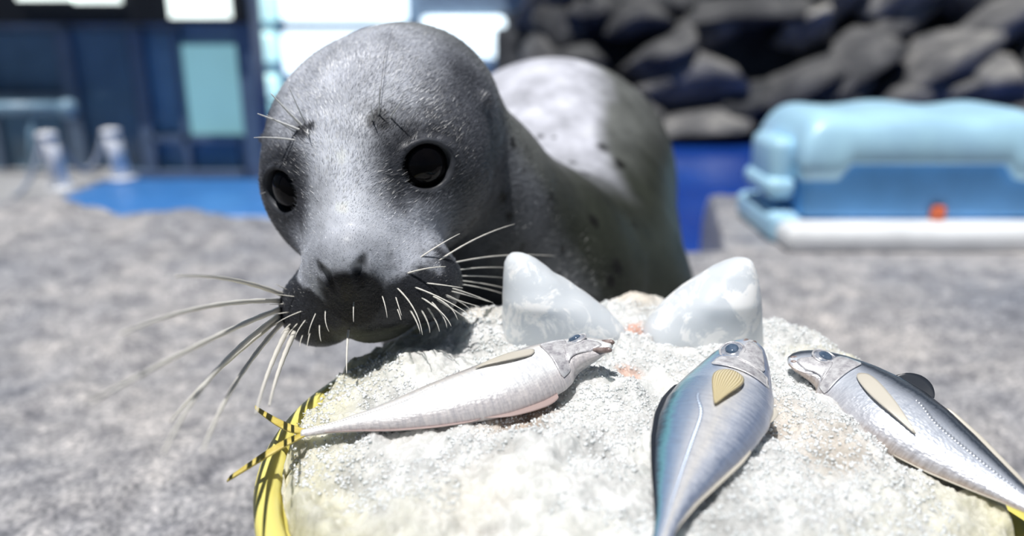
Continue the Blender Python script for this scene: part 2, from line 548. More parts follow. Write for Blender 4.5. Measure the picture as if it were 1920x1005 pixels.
def rcone(q, a, b, ra, rb):
    a = np.asarray(a, np.float32); b = np.asarray(b, np.float32)
    ab = b - a
    t = np.clip((q - a) @ ab / (ab @ ab), 0, 1)
    d = np.linalg.norm(q - (a + t[:, None] * ab), axis=1)
    return d - (ra + (rb - ra) * t)


YAW, HP, ROLL = math.radians(9.5), math.radians(32), math.radians(8.4)
def head_matrix():
    cp, sp = math.cos(HP), math.sin(HP)
    P = np.array([[1, 0, 0], [0, cp, -sp], [0, sp, cp]])
    cy, sy = math.cos(YAW), math.sin(YAW)
    Y = np.array([[cy, sy, 0], [-sy, cy, 0], [0, 0, 1]])
    cr, sr = math.cos(ROLL), math.sin(ROLL)
    Rr = np.array([[cr, 0, -sr], [0, 1, 0], [sr, 0, cr]])
    C = np.stack([RT, FWD, UP], 1)           # camera axes to world
    return C @ Rr @ Y @ P
HM = head_matrix()
HO = at(686, 321, 0.605)
SH = 1000.0 * 1.0


def to_head(p):
    return ((p - HO) @ HM) * SH


def to_world(q):
    return HO + (np.asarray(q, float) / SH) @ HM.T


def head_base(q):
    ax = q.copy(); ax[:, 0] = np.abs(ax[:, 0])
    d = ell(ax, (0, 62, 8), (90, 88, 68))                           # skull
    d = smin(d, ell(ax, (0, 14, -8), (88, 60, 54)), 26)           # broad face round the eyes
    d = smin(d, ell(ax, (36, 18, -32), (44, 58, 44)), 24)          # cheeks
    d = smin(d, ell(ax, (0, 50, -40), (68, 75, 48)), 24)           # throat
    d = smin(d, rcone(ax, (0, -4, -16), (0, -62, -44), 56, 44), 22)  # snout
    d = smin(d, rcone(ax, (0, 0, 8), (0, -74, -25), 36, 20), 26)    # bridge
    d = smin(d, ell(q, (-41, -70, -70), (31, 30, 29)), 18)         # whisker pads, the left one hanging a little lower
    d = smin(d, ell(q, (37, -70, -62), (30, 30, 28)), 18)
    d = smin(d, ell(ax, (0, -91, -24), (19, 16, 19)), 10)          # nose
    d = smin(d, ell(ax, (0, -82, -65), (32, 21, 22)), 12)          # upper lip
    ch = ell(ax, (0, -60, -87), (33, 36, 13))                       # lower jaw
    d = smin(d, ch, 3.0)
    return d


# eye seats: march outwards from inside the head
EYE_DIR = np.array([0.50, -0.84, 0.22]); EYE_DIR /= np.linalg.norm(EYE_DIR)
_p = np.array([37.5, 0.0, 1.0])
for _ in range(80):
    _d = head_base(_p[None].astype(np.float32))[0]
    _p = _p - EYE_DIR * _d * 0.8
EYE_S = _p.copy()                       # surface point of the right-hand eye (mirror for the other)
EYE_R = 21.0
EYE_C = EYE_S - EYE_DIR * 19.5
_eu = np.cross(EYE_DIR, [0, 0, 1.0]); _eu /= np.linalg.norm(_eu); _ev = np.cross(_eu, EYE_DIR)


def head(q):
    d = head_base(q)
    ax = q.copy(); ax[:, 0] = np.abs(ax[:, 0])
    r = ax - EYE_S.astype(np.float32)
    a = r @ _eu.astype(np.float32); b = r @ _ev.astype(np.float32); c = r @ EYE_DIR.astype(np.float32)
    rad = np.sqrt((a / 1.16) ** 2 + (b / 0.98) ** 2)
    # shallow hollow round the eye, then a soft lid and the opening
    d = smax(d, -(np.sqrt(rad ** 2 * 0.36 + (c - 13.0) ** 2) - 14.0), 12)
    lid = np.sqrt((rad - 17.6) ** 2 + (c + 4.0) ** 2) - 2.6
    d = smin(d, lid, 5.0)
    hole = np.sqrt(rad ** 2 + (c * 0.7) ** 2) - 15.8
    d = smax(d, -hole, 1.8)
    # brow bumps, ear openings
    d = smin(d, ell(ax, (31, 3, 43), (8, 8, 4)), 6)
    d = smin(d, rcone(ax, (84, 42, 17), (93, 53, 20), 2.0, 4.0), 7)
    d = smax(d, -rcone(ax, (92, 38, 14), (97, 46, 16), 2.0, 4.0), 2.0)
    # nostrils, philtrum
    n1 = rcone(ax, (8.5, -110, -38), (13, -108, -22), 2.2, 5.2)
    n2 = rcone(ax, (13, -108, -22), (25, -96, -6), 5.2, 2.4)
    d = smax(d, -smin(n1, n2, 3), 2.0)
    d = smax(d, -rcone(ax, (0, -113, -46), (0, -106, -70), 0.8, 1.2), 3)
    return d


body_nodes = [  # px, py, depth, radius
    ('h', (0, 70, -8), 0.078),
    ('p', (768, 224, 0.700), 0.073),
    ('p', (845, 400, 0.795), 0.106),
    ('p', (955, 545, 0.905), 0.148),
    ('p', (1020, 600, 1.010), 0.184),
    ('p', (1035, 345, 1.250), 0.184),
    ('p', (1045, 370, 1.450), 0.165),
    ('p', (1040, 440, 1.640), 0.105),
    ('p', (1035, 490, 1.800), 0.055),
]
BN = [(to_world(c) if k == 'h' else at(*c), r) for k, c, r in body_nodes]


def body(p):
    d = None
    for (a, ra), (b, rb) in zip(BN[:-1], BN[1:]):
        e = rcone(p, a, b, ra, rb)
        d = e if d is None else smin(d, e, 0.03)
    # fore flippers beside the chest, hind flippers at the tail
    for s in (-1, 1):
        a = BN[4][0] + np.array([s * 0.13, 0.02, -0.10]); a[2] = 0.07
        b = a + np.array([s * 0.07, 0.05, 0.0]); b[2] = 0.022
        d = smin(d, rcone(p * [1, 1, 1.0], a, b, 0.05, 0.024), 0.03)
        t = BN[-1][0]
        e = t + np.array([s * 0.09, 0.14, -0.02]); e[2] = max(0.03, e[2] - 0.03)
        d = smin(d, rcone(p, t, e, 0.035, 0.022), 0.03)
    return d


def seal_field(p):
    p = np.asarray(p, np.float32)
    out = np.empty(len(p), np.float32)
    for i in range(0, len(p), 400000):
        s = p[i:i + 400000]
        out[i:i + 400000] = smin(head(to_head(s).astype(np.float32)) / SH, body(s), 0.028)
    return out


def axis(lo, f0, f1, hi, fine, coarse):
    a = [f0]
    st = fine
    while a[0] > lo:
        st = min(coarse, st * 1.12); a.insert(0, a[0] - st)
    n = int(math.ceil((f1 - f0) / fine))
    a += [f0 + fine * (i + 1) for i in range(n)]
    st = fine
    while a[-1] < hi:
        st = min(coarse, st * 1.12); a.append(a[-1] + st)
    return np.array(a, np.float32)


def surface_nets(f, X, Y, Z):
    nx, ny, nz = len(X), len(Y), len(Z)
    val = np.full((nx, ny, nz), np.nan, np.float32)
    S = 4
    ix, iy, iz = (np.unique(np.r_[np.arange(0, n, S), n - 1]) for n in (nx, ny, nz))
    G = np.stack(np.meshgrid(X[ix], Y[iy], Z[iz], indexing='ij'), -1).reshape(-1, 3)
    cv = f(G).reshape(len(ix), len(iy), len(iz))
    # coarse cells that may hold the surface
    mask = np.zeros((nx, ny, nz), bool)
    mn = np.full(tuple(s - 1 for s in cv.shape), 1e9, np.float32); mx = -mn.copy()
    for a in (0, 1):
        for b in (0, 1):
            for c in (0, 1):
                v = cv[a:cv.shape[0] - 1 + a, b:cv.shape[1] - 1 + b, c:cv.shape[2] - 1 + c]
                mn = np.minimum(mn, v); mx = np.maximum(mx, v)
    dx, dy, dz = np.diff(X[ix]), np.diff(Y[iy]), np.diff(Z[iz])
    diag = np.sqrt(dx[:, None, None] ** 2 + dy[None, :, None] ** 2 + dz[None, None, :] ** 2)
    near = (mn < diag) & (mx > -diag)
    cx = np.clip(np.searchsorted(ix, np.arange(nx), 'right') - 1, 0, len(ix) - 2)
    cy = np.clip(np.searchsorted(iy, np.arange(ny), 'right') - 1, 0, len(iy) - 2)
    cz = np.clip(np.searchsorted(iz, np.arange(nz), 'right') - 1, 0, len(iz) - 2)
    sgn = np.where(mn > 0, 1.0, -1.0).astype(np.float32)
    mask = near[np.ix_(cx, cy, cz)]
    val = sgn[np.ix_(cx, cy, cz)].copy()
    I = np.nonzero(mask)
    val[I] = f(np.stack([X[I[0]], Y[I[1]], Z[I[2]]], 1))
    ins = val < 0
    cnt = np.zeros((nx - 1, ny - 1, nz - 1), np.int8)
    for a in (0, 1):
        for b in (0, 1):
            for c in (0, 1):
                cnt += ins[a:nx - 1 + a, b:ny - 1 + b, c:nz - 1 + c]
    act = (cnt > 0) & (cnt < 8)
    I = np.nonzero(act)
    vid = np.full(act.shape, -1, np.int64); vid[I] = np.arange(len(I[0]))
    V = np.stack([(X[I[0]] + X[I[0] + 1]) / 2, (Y[I[1]] + Y[I[1] + 1]) / 2, (Z[I[2]] + Z[I[2] + 1]) / 2], 1).astype(np.float64)
    cell = np.stack([X[I[0] + 1] - X[I[0]], Y[I[1] + 1] - Y[I[1]], Z[I[2] + 1] - Z[I[2]]], 1)
    F = []
    for ax in range(3):
        u, w = [(1, 2), (2, 0), (0, 1)][ax]
        s0 = [slice(None)] * 3; s1 = [slice(None)] * 3
        s0[ax] = slice(0, -1); s1[ax] = slice(1, None)
        A, B = ins[tuple(s0)], ins[tuple(s1)]
        E = np.array(np.nonzero(A != B))
        ok = np.ones(E.shape[1], bool)
        for d_ in (u, w):
            ok &= (E[d_] > 0) & (E[d_] < val.shape[d_] - 1)
        E = E[:, ok]
        flip = A[tuple(E)]
        q = []
        for du, dw in ((1, 1), (0, 1), (0, 0), (1, 0)):
            e = E.copy(); e[u] -= du; e[w] -= dw
            q.append(vid[tuple(e)])
        q = np.stack(q, 1)
        q[~flip] = q[~flip][:, ::-1]
        F.append(q)
    F = np.concatenate(F)
    h = 0.0006
    for it in range(3):
        d = f(V)
        g = np.stack([f(V + np.eye(3)[k] * h) - f(V - np.eye(3)[k] * h) for k in range(3)], 1) / (2 * h)
        gl = np.linalg.norm(g, axis=1)[:, None] + 1e-6
        st = -(d[:, None] * g / gl / np.maximum(gl, 0.35))
        V = V + np.clip(st, -cell * 0.6, cell * 0.6)
        if it < 2:                     # relax along the surface so that the quads even out
            acc = np.zeros_like(V); n = np.zeros(len(V))
            for k in range(4):
                np.add.at(acc, F[:, k], V[F[:, (k + 1) % 4]]); np.add.at(n, F[:, k], 1)
            V = V * 0.5 + 0.5 * acc / np.maximum(n, 1)[:, None]
    g = np.stack([f(V + np.eye(3)[k] * h) - f(V - np.eye(3)[k] * h) for k in range(3)], 1)
    N = g / (np.linalg.norm(g, axis=1)[:, None] + 1e-9)
    return V, F, N


FINE = 0.0019
hb = np.array([to_world((x, y, z)) for x in (-95, 95) for y in (-118, 110) for z in (-92, 78)])
X = axis(-0.30, hb[:, 0].min() + 0.02, hb[:, 0].max() - 0.02, 0.40, FINE, 0.006)
Y = axis(0.42, hb[:, 1].min(), hb[:, 1].max() - 0.08, 2.10, FINE, 0.008)
Z = axis(-0.05, hb[:, 2].min() + 0.02, hb[:, 2].max() - 0.01, 0.62, FINE, 0.006)
SV, SF, SN = surface_nets(seal_field, X, Y, Z)
SV[:, 2] = np.maximum(SV[:, 2], 0.004)
print('seal verts', len(SV), 'faces', len(SF), X.shape, Y.shape, Z.shape)
SQ = to_head(SV)

SPX, SPY, SPD = project(SV)
FACING = ((SV - EYE0) * SN).sum(1) < 0


def surf(px, py, rad=7.0):
    """front point of the seal's skin behind a picture point"""
    dd = (SPX - px) ** 2 + (SPY - py) ** 2
    ok = FACING & (dd < rad * rad)
    if not ok.any():
        i = np.argmin(dd + np.where(FACING, 0, 1e5))
    else:
        c = np.nonzero(ok)[0]; i = c[np.argmin(SPD[c] + dd[c] * 1e-5)]
    return SV[i], SN[i]


def sstep(a, b, x):
    t = np.clip((x - a) / (b - a), 0, 1)
    return t * t * (3 - 2 * t)


def lerp(A, B, f):
    return A * (1 - f[:, None]) + np.asarray(B) * f[:, None]


# coat colours
n1 = fbm(SV, 60, 4, 3); n4 = fbm(SV, 30, 3, 77); n2 = fbm(SV, 14, 3, 9); n3 = fbm(SV, 220, 3, 21)
qx, qy, qz = SQ.T
C = np.tile(np.array([0.47, 0.492, 0.55]), (len(SV), 1))
# back of the neck and flanks: olive grey, lit side of the hump painted pale
bodyf = sstep(75, 150, qy + 0.25 * np.abs(qx) + 12 * n2)
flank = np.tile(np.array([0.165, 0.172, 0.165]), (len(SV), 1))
flank = lerp(flank, (0.034, 0.038, 0.028), sstep(0.42, 0.30, SV[:, 2] + 0.02 * n2))  # chest and lower body darker: their shade is painted into the coat
lit_hump = sstep(0.86, 0.98, SV[:, 1] + 0.03 * n2) * sstep(0.145, 0.095, SV[:, 0] + 0.018 * n2) * sstep(0.22, 0.30, SV[:, 2])
flank = lerp(flank, (0.60, 0.61, 0.68), lit_hump)
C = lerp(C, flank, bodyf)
hd = 1 - bodyf
# dark eye surrounds, brow spots, darker temples, black nose and whisker pads, olive lip
for sgn in (-1, 1):
    e = np.linalg.norm((SQ - (EYE_S + np.array([0, 0, 3])) * [sgn, 1, 1]) / [1.25, 1.2, 1.0], axis=1)
    C = lerp(C, (0.035, 0.037, 0.045), 0.97 * sstep(50, 22, e + 6 * n1) * hd)
    b_ = np.linalg.norm(SQ - np.array([31.0 * sgn, 3, 44]), axis=1)
    C = lerp(C, (0.03, 0.032, 0.04), 0.0 * b_)
C = lerp(C, (0.085, 0.09, 0.105), 0.97 * sstep(44, 80, np.abs(qx) + 6 * n1) * hd * sstep(-70, -20, qy))
C = lerp(C, (0.06, 0.064, 0.07), 0.95 * sstep(6, -26, qz + 5 * n1) * sstep(-62, -20, qy) * hd)  # cheeks darkened, shade put into the coat colour
C = lerp(C, (0.72, 0.75, 0.82), 0.6 * sstep(34, 8, np.abs(qx) + 8 * n1) * sstep(-96, -70, qy) * sstep(0, -40, qy) * hd)
front = sstep(-52, -68, qy + 4 * n1)
nose = sstep(31, 20, np.linalg.norm((SQ - np.array([0, -106, -44])) / [1.05, 1.2, 1.0], axis=1) + 3 * n1)
padb = front * sstep(-30, -42, qz + 8 * n1) * np.maximum(sstep(-82, -70, qz + 5 * n1), sstep(16, 30, np.abs(qx)))
side = sstep(-30, -52, qy) * sstep(-44, -54, qz + 6 * n1) * sstep(42, 56, np.abs(qx))
C = lerp(C, (0.085, 0.09, 0.072), front * sstep(-66, -74, qz + 3 * n1) * sstep(34, 22, np.abs(qx) + 3 * n1))
C = lerp(C, (0.012, 0.013, 0.017), np.clip(np.maximum(np.maximum(nose, padb * 0.95), side * 0.8), 0, 1))
C = lerp(C, (0.10, 0.105, 0.09), 0.8 * sstep(-76, -84, qz) * sstep(34, 24, np.abs(qx)) * sstep(-20, -40, qy))
C = lerp(C, (0.006, 0.006, 0.007), sstep(17.6, 15.0, np.minimum(*[np.linalg.norm((SQ - EYE_S * [sg, 1, 1]), axis=1) for sg in (-1, 1)])))
_ax = np.abs(SQ[:, :1]) * [1, 0, 0] + SQ * [0, 1, 1]
_nd = np.minimum(rcone(_ax, (8.5, -110, -38), (13, -108, -22), 2.2, 5.2), rcone(_ax, (13, -108, -22), (25, -96, -6), 5.2, 2.4))
C = lerp(C, (0.004, 0.004, 0.005), sstep(1.0, -0.4, _nd))
# spots on the neck and flank
for px, py, r in [(1035, 375, 17), (1118, 410, 17), (965, 272, 9), (1012, 250, 9), (1103, 322, 11), (1160, 500, 15), (1152, 531, 11),
                  (946, 372, 9), (932, 302, 8), (958, 410, 7), (905, 392, 7), (985, 316, 7), (1070, 300, 8), (1045, 255, 6), (948, 236, 7),
                  (1195, 420, 9), (1060, 470, 8), (890, 420, 6), (1130, 270, 14), (1165, 300, 12), (980, 470, 8)]:
    p, _n = surf(px, py)
    rr = r * (project(p)[2]) / FPX
    dd = np.linalg.norm(SV - p, axis=1) / rr
    C = lerp(C, (0.012, 0.011, 0.010), 0.95 * sstep(1.35, 0.7, dd + 0.45 * n1))
for px, py in ((566, 243), (716, 224)):
    p, _n = surf(px, py)
    C = lerp(C, (0.02, 0.021, 0.026), 0.92 * sstep(0.0115, 0.0055, np.linalg.norm(SV - p, axis=1) + 0.0035 * n3 + 0.002 * n1))
C = C * (1 + 0.22 * n4 + 0.16 * n1 + 0.10 * n3)[:, None]
C = np.clip(C, 0.003, 0.8)

SEAL_LOC = Vector((0.02, 0.95, 0.0))
seal = empty('seal', SEAL_LOC)
tag(seal, 'grey spotted seal with a black wet nose leaning over the yellow tub of ice', 'seal')


def seal_part(name, me, mat, parent=None, smooth=True):
    o = link(name, me, mat, parent or seal, smooth)
    if parent is None:
        o.location = -SEAL_LOC
    return o


m = NM('seal_skin')
vc = m.n('ShaderNodeVertexColor', layer_name='coat')
m.color(vc.outputs[0])
m.set(Roughness=0.42)
m.b.inputs['Specular IOR Level'].default_value = 0.16
m.b.inputs['Coat Weight'].default_value = 0.04
m.b.inputs['Coat Roughness'].default_value = 0.22
nz = m.noise(900, 3)
wet = m.n('ShaderNodeVertexColor', layer_name='wet')
m.l(m.ramp(wet.outputs[0], [(0.2, (0.42,) * 3), (0.8, (0.24,) * 3)]), m.b.inputs['Roughness'])
m.l(m.ramp(wet.outputs[0], [(0.2, (0.16,) * 3), (0.8, (0.14,) * 3)]), m.b.inputs['Specular IOR Level'])
pits = m.noise(420, 3, 0.6)
hh = m.math('ADD', m.math('MULTIPLY', nz, 0.4), m.math('MULTIPLY', pits, m.math('MULTIPLY', wet.outputs[0], 3.2)))
m.bump(hh, 0.45, 0.0008)
M_SKIN = m.m
me = mesh_np('body', SV, SF)
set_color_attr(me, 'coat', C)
WETN = np.clip(np.maximum(nose, np.maximum(padb, side)), 0, 1)
set_color_attr(me, 'wet', np.repeat(WETN[:, None], 3, axis=1))
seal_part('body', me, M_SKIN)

# short coat hair: one blade per hair, laid back from the nose
tri = np.concatenate([SF[:, [0, 1, 2]], SF[:, [0, 2, 3]]])
tc = SQ[tri].mean(1)
A = np.linalg.norm(np.cross(SV[tri[:, 1]] - SV[tri[:, 0]], SV[tri[:, 2]] - SV[tri[:, 0]]), axis=1) / 2
eyed = np.minimum(*[np.linalg.norm(tc - EYE_S * [sg, 1, 1], axis=1) for sg in (-1, 1)])
w = A * (sstep(160, 95, tc[:, 1])) * (eyed > 19.5)
w = w * (1 - 0.9 * sstep(20, 12, np.linalg.norm(tc - np.array([0, -108, -32]), axis=1)))
NH = 210000
pick = rng.choice(len(tri), NH, p=w / w.sum())
r1, r2 = rng.random(NH), rng.random(NH)
fl = r1 + r2 > 1; r1[fl], r2[fl] = 1 - r1[fl], 1 - r2[fl]
T0, T1, T2 = tri[pick].T
P = SV[T0] + r1[:, None] * (SV[T1] - SV[T0]) + r2[:, None] * (SV[T2] - SV[T0])
Nn = SN[T0]
q = to_head(P)
flow = np.stack([q[:, 0] * 0.004 + 0.25 * np.sign(q[:, 0]) * (np.abs(q[:, 0]) > 20), np.full(NH, 1.0), np.where(q[:, 1] < 0, 0.10, 0.0) - 0.004 * q[:, 1] * 0], 1)
flow = flow + 0.30 * np.stack([fbm(P, 55, 2, 41), fbm(P, 55, 2, 42), fbm(P, 55, 2, 43)], 1) + 0.16 * rng.normal(size=(NH, 3))
flow = flow @ HM.T
flow -= (flow * Nn).sum(1)[:, None] * Nn
flow /= np.linalg.norm(flow, axis=1)[:, None] + 1e-9
sid = np.cross(Nn, flow)
muz = sstep(-40, -85, q[:, 1])
L = (0.0046 - 0.0026 * muz) * (0.6 + 0.8 * rng.random(NH))
Wd = 0.00021 * (0.7 + 0.6 * rng.random(NH))
lift = 0.10 + 0.16 * rng.random(NH)
tip = P + flow * (L * np.cos(lift))[:, None] + Nn * (L * np.sin(lift))[:, None]
roll_ = rng.normal(size=NH) * 0.45
sid2 = sid * np.cos(roll_)[:, None] + Nn * np.sin(roll_)[:, None]
base = P - Nn * 0.0003
HV = np.stack([base - sid2 * Wd[:, None], base + sid2 * Wd[:, None], tip], 1).reshape(-1, 3)
HF = np.arange(NH * 3).reshape(-1, 3)
var = np.exp(rng.normal(size=NH) * 0.42)
HC = C[T0] * (0.10 + 0.92 * var)[:, None]
HC = np.clip(HC, 0.004, 0.85)
me = mesh_np('fur', HV, HF)
set_color_attr(me, 'coat', np.repeat(HC, 3, axis=0))
m = NM('seal_fur')
vc = m.n('ShaderNodeVertexColor', layer_name='coat')
m.color(vc.outputs[0]); m.set(Roughness=0.38)
m.b.inputs['Specular IOR Level'].default_value = 0.6
fur = seal_part('fur', me, m.m, smooth=False)
tag(fur, 'short grey hair laid flat over the head', kind='stuff')

# eyes
import bmesh
m = NM('seal_eye'); m.set(Roughness=0.04)
m.color(m.ramp(m.noise(60, 2), [(0.3, (0.002, 0.002, 0.003)), (0.8, (0.007, 0.006, 0.006))]))
m.b.inputs['Specular IOR Level'].default_value = 0.14
M_EYE = m.m
for sg in (-1, 1):
    bm = bmesh.new(); bmesh.ops.create_uvsphere(bm, u_segments=48, v_segments=32, radius=EYE_R / SH)
    c = to_world(EYE_C * [sg, 1, 1])
    bmesh.ops.translate(bm, verts=bm.verts, vec=Vector(c))
    me = bpy.data.meshes.new('eye'); bm.to_mesh(me); bm.free()
    eye = seal_part('eye', me, M_EYE); eye['label'] = 'large glossy black eye'

# whiskers
M_WHISK = plain('whisker', (0.82, 0.79, 0.72), 0.35)
M_WHITE = plain('brow_whisker', (0.85, 0.85, 0.84), 0.35)


def whisker(root, ctrl, tipp, d_tip, r=0.00062, bead=0.10, mat=None, name='whisker', d_ctrl=None):
    p, nrm = surf(*root)
    d0 = project(p)[2]
    p0 = p - nrm * 0.002
    dt = d0 + d_tip
    dc = d0 + (d_tip * 0.45 if d_ctrl is None else d_ctrl)
    pts = bez(p0, at(ctrl[0], ctrl[1], dc), at(tipp[0], tipp[1], dt), 22)
    t = np.linspace(0, 1, 22)
    rad = r * (1 - 0.72 * t ** 1.6) * (1 + bead * np.sin(np.arange(22) * 2.1))
    me_o = tube(name, pts, rad, mat or M_WHISK, seal, seg=6)
    me_o.location = -SEAL_LOC
    return me_o


for rt, ct, tp, dz in [
        ((818, 489), (890, 440), (965, 420), 0.05), ((826, 497), (920, 470), (1040, 480), 0.13), ((829, 507), (890, 498), (952, 502), 0.095),
        ((831, 515), (890, 514), (955, 522), 0.10), ((832, 520), (890, 525), (958, 543), 0.10), ((832, 528), (890, 532), (950, 553), 0.095),
        ((831, 534), (870, 545), (925, 568), 0.03), ((828, 541), (870, 550), (918, 566), 0.03), ((826, 546), (860, 560), (884, 582), 0.02),
        ((772, 538), (830, 556), (878, 588), -0.005), ((744, 541), (785, 575), (792, 628), -0.01), ((786, 560), (836, 585), (846, 612), -0.005),
        ((812, 556), (850, 570), (858, 600), 0.0), ((806, 570), (836, 592), (838, 615), 0.0), ((800, 580), (820, 600), (824, 622), 0.0),
        ((815, 563), (858, 585), (872, 596), 0.01), ((765, 585), (785, 605), (788, 626), -0.004), ((790, 583), (806, 605), (806, 624), 0.0),
        ((788, 482), (828, 455), (862, 438), 0.01), ((764, 514), (800, 500), (836, 500), -0.006), ((790, 530), (825, 533), (868, 540), 0.004),
        ((822, 550), (850, 562), (900, 575), 0.02)]:
    whisker(rt, ct, tp, dz)
for rt, ct, tp in [((721, 556), (724, 575), (726, 596)), ((742, 562), (748, 576), (753, 592)), ((746, 584), (750, 592), (752, 600)), ((604, 582), (606, 602), (617, 622)),
                   ((588, 592), (580, 612), (578, 628)), ((570, 600), (556, 620), (553, 634)), ((552, 608), (542, 622), (537, 634)), ((540, 612), (532, 618), (527, 626)),
                   ((596, 612), (598, 628), (602, 640)), ((562, 632), (562, 640), (562, 650)), ((577, 630), (577, 640), (576, 650)), ((545, 555), (530, 553), (516, 552)),
                   ((531, 540), (524, 536), (516, 532)), ((524, 570), (514, 571), (504, 571)), ((536, 583), (520, 588), (506, 592)), ((560, 582), (535, 594), (516, 608)),
                   ((522, 604), (516, 608), (511, 613)), ((660, 570), (662, 590), (663, 604))]:
    whisker(rt, ct, tp, -0.008, r=0.00042, d_ctrl=-0.006)
for rt, ct, tp, dz in [((512, 548), (430, 512), (330, 518), -0.17), ((510, 562), (380, 560), (228, 625), -0.22), ((510, 577), (410, 622), (172, 752), -0.25),
                       ((513, 590), (380, 690), (306, 850), -0.23), ((517, 596), (400, 690), (320, 790), -0.17), ((522, 606), (430, 710), (380, 845), -0.20),
                       ((532, 618), (500, 690), (480, 775), -0.14), ((545, 628), (520, 690), (505, 760), -0.12), ((650, 624), (649, 655), (650, 700), -0.02)]:
    whisker(rt, ct, tp, dz * 1.15, r=0.0019 if rt[0] < 600 else 0.0009)
for rt, ct, tp, r in [((556, 240), (515, 225), (483, 213), 0.0007), ((560, 233), (535, 205), (508, 175), 0.0007), ((566, 230), (558, 200), (540, 160), 0.00035),
                      ((548, 260), (515, 256), (476, 258), 0.0005), ((550, 245), (525, 230), (500, 215), 0.0003), ((569, 236), (575, 245), (579, 252), 0.0004),
                      ((712, 210), (712, 190), (712, 160), 0.0004), ((699, 223), (697, 210), (696, 196), 0.0004), ((733, 217), (742, 203), (757, 185), 0.00045)]:
    whisker(rt, ct, tp, -0.014, r=r * 1.5, mat=M_WHITE, name='brow_whisker', d_ctrl=-0.008)
p_, n_ = surf(712, 196)
hair = spline([surf(712, 205)[0] + n_ * 0.003, surf(715, 150)[0] + n_ * 0.004, surf(724, 100)[0] + n_ * 0.004, surf(738, 55)[0] + n_ * 0.004], 18)
hm = plain('dark_hair', (0.03, 0.03, 0.035), 0.4)
o = tube('brow_whisker', hair, np.linspace(0.00022, 0.00012, 18), hm, seal); o.location = -SEAL_LOC

# ------------------------------------------------------------------ yellow tub packed with ice
TUB_R = 0.236
TO = np.array([0.078, 0.47, 0.23])
_tl = math.radians(2.0)
TX = np.array([math.cos(_tl), 0, -math.sin(_tl)]); TY = np.array([0, 1.0, 0]); TZ = np.array([math.sin(_tl), 0, math.cos(_tl)])


def tub_world(p):
    p = np.asarray(p, float)
    return TO + p[..., 0:1] * TX + p[..., 1:2] * TY + p[..., 2:3] * TZ


def on_plane(px, py, h):
    r = at(px, py, 1.0) - EYE0
    t = ((TO + TZ * h - EYE0) @ TZ) / (r @ TZ)
    q = EYE0 + r * t - TO
    return np.array([q @ TX, q @ TY, q @ TZ])


def lathe(prof, seg=160):
    V, F = [], []
    th = np.linspace(0, 2 * np.pi, seg, endpoint=False)
    for r, z in prof:
        V.append(np.stack([r * np.cos(th), r * np.sin(th), np.full(seg, z)], 1))
    for i in range(len(prof) - 1):
        for j in range(seg):
            k = (j + 1) % seg
            F.append((i * seg + j, i * seg + k, (i + 1) * seg + k, (i + 1) * seg + j))
    return np.vstack(V), F


m = NM('tub_yellow')
m.color(m.ramp(m.noise(14, 3), [(0.3, (0.80, 0.70, 0.16)), (0.7, (0.88, 0.80, 0.26))])); m.set(Roughness=0.35)
m.b.inputs['Subsurface Weight'].default_value = 0.15; m.b.inputs['Subsurface Radius'].default_value = (0.01, 0.008, 0.002)
M_TUB = m.m
tub_h = TO[2] + 0.001
TUB_LOC = Vector((TO[0], TO[1], 0.0))
tub = empty('ice_tub', TUB_LOC)
tag(tub, 'round yellow plastic tub packed with crushed ice', 'tub')
V, F = lathe([(0.0, -0.180), (0.165, -0.180), (0.172, -0.176), (0.180, -0.150), (0.226, -0.012), (0.228, -0.008), (0.221, -0.010), (0.174, -0.150), (0.165, -0.172), (0.0, -0.172)])
o = link('wall', mesh_np('wall', tub_world(V), F), M_TUB, tub); o.location = -TUB_LOC
V, F = lathe([(0.222, -0.016), (0.234, -0.017), (0.2375, -0.012), (0.2375, -0.003), (0.235, 0.0), (0.230, 0.001), (0.2245, -0.001), (0.222, -0.006), (0.222, -0.016)])
o = link('rim', mesh_np('rim', tub_world(V), F), M_TUB, tub); o.location = -TUB_LOC
V, F = lathe([(0.166, -0.176), (0.178, -0.178), (0.180, -0.195), (0.176, -0.208), (0.160, -0.208), (0.158, -0.176)])
Wf = tub_world(V); Wf[:, 2] = np.maximum(Wf[:, 2], -0.004)
o = link('foot_ring', mesh_np('foot_ring', Wf, F), M_TUB, tub); o.location = -TUB_LOC

LUMPS = [(1125, 755, 0.026, 0.013), (880, 648, 0.030, 0.015), (1200, 585, 0.030, 0.014), (1490, 640, 0.034, 0.014), (1590, 690, 0.03, 0.010), (775, 700, 0.022, 0.010), (960, 620, 0.026, 0.010),
         (1330, 700, 0.03, 0.006), (1540, 820, 0.05, 0.007), (900, 880, 0.05, 0.006), (1020, 830, 0.03, 0.006), (1460, 920, 0.045, 0.006), (1120, 930, 0.05, 0.006)]
LUMPS = [(*on_plane(px, py, 0.03)[:2], r, h) for px, py, r, h in LUMPS]


def ice_h(x, y, detail=True):
    r = np.sqrt(x * x + y * y); th = np.arctan2(y, x)
    rn = np.clip(r / TUB_R, 0, 1.3)
    z = 0.006 + 0.028 * (1 - rn ** 2.5) + 0.032 * np.clip(y / TUB_R, 0, 1) * (1 - rn ** 6)
    z = np.maximum(z, -0.004)
    for cx, cy, rr_, h in LUMPS:
        d2 = ((x - cx) ** 2 + (y - cy) ** 2) / (rr_ * rr_)
        z = z + h * np.exp(-d2 ** 1.5 * 0.9)
    if detail:
        P = np.stack([x, y, np.zeros_like(x)], 1)
        z = z + 0.0062 * fbm(P, 24, 3, 71) + 0.0030 * fbm(P, 85, 3, 72) + 0.0013 * np.abs(fbm(P, 260, 2, 73)) + 0.0005 * fbm(P, 600, 1, 74)
    return z


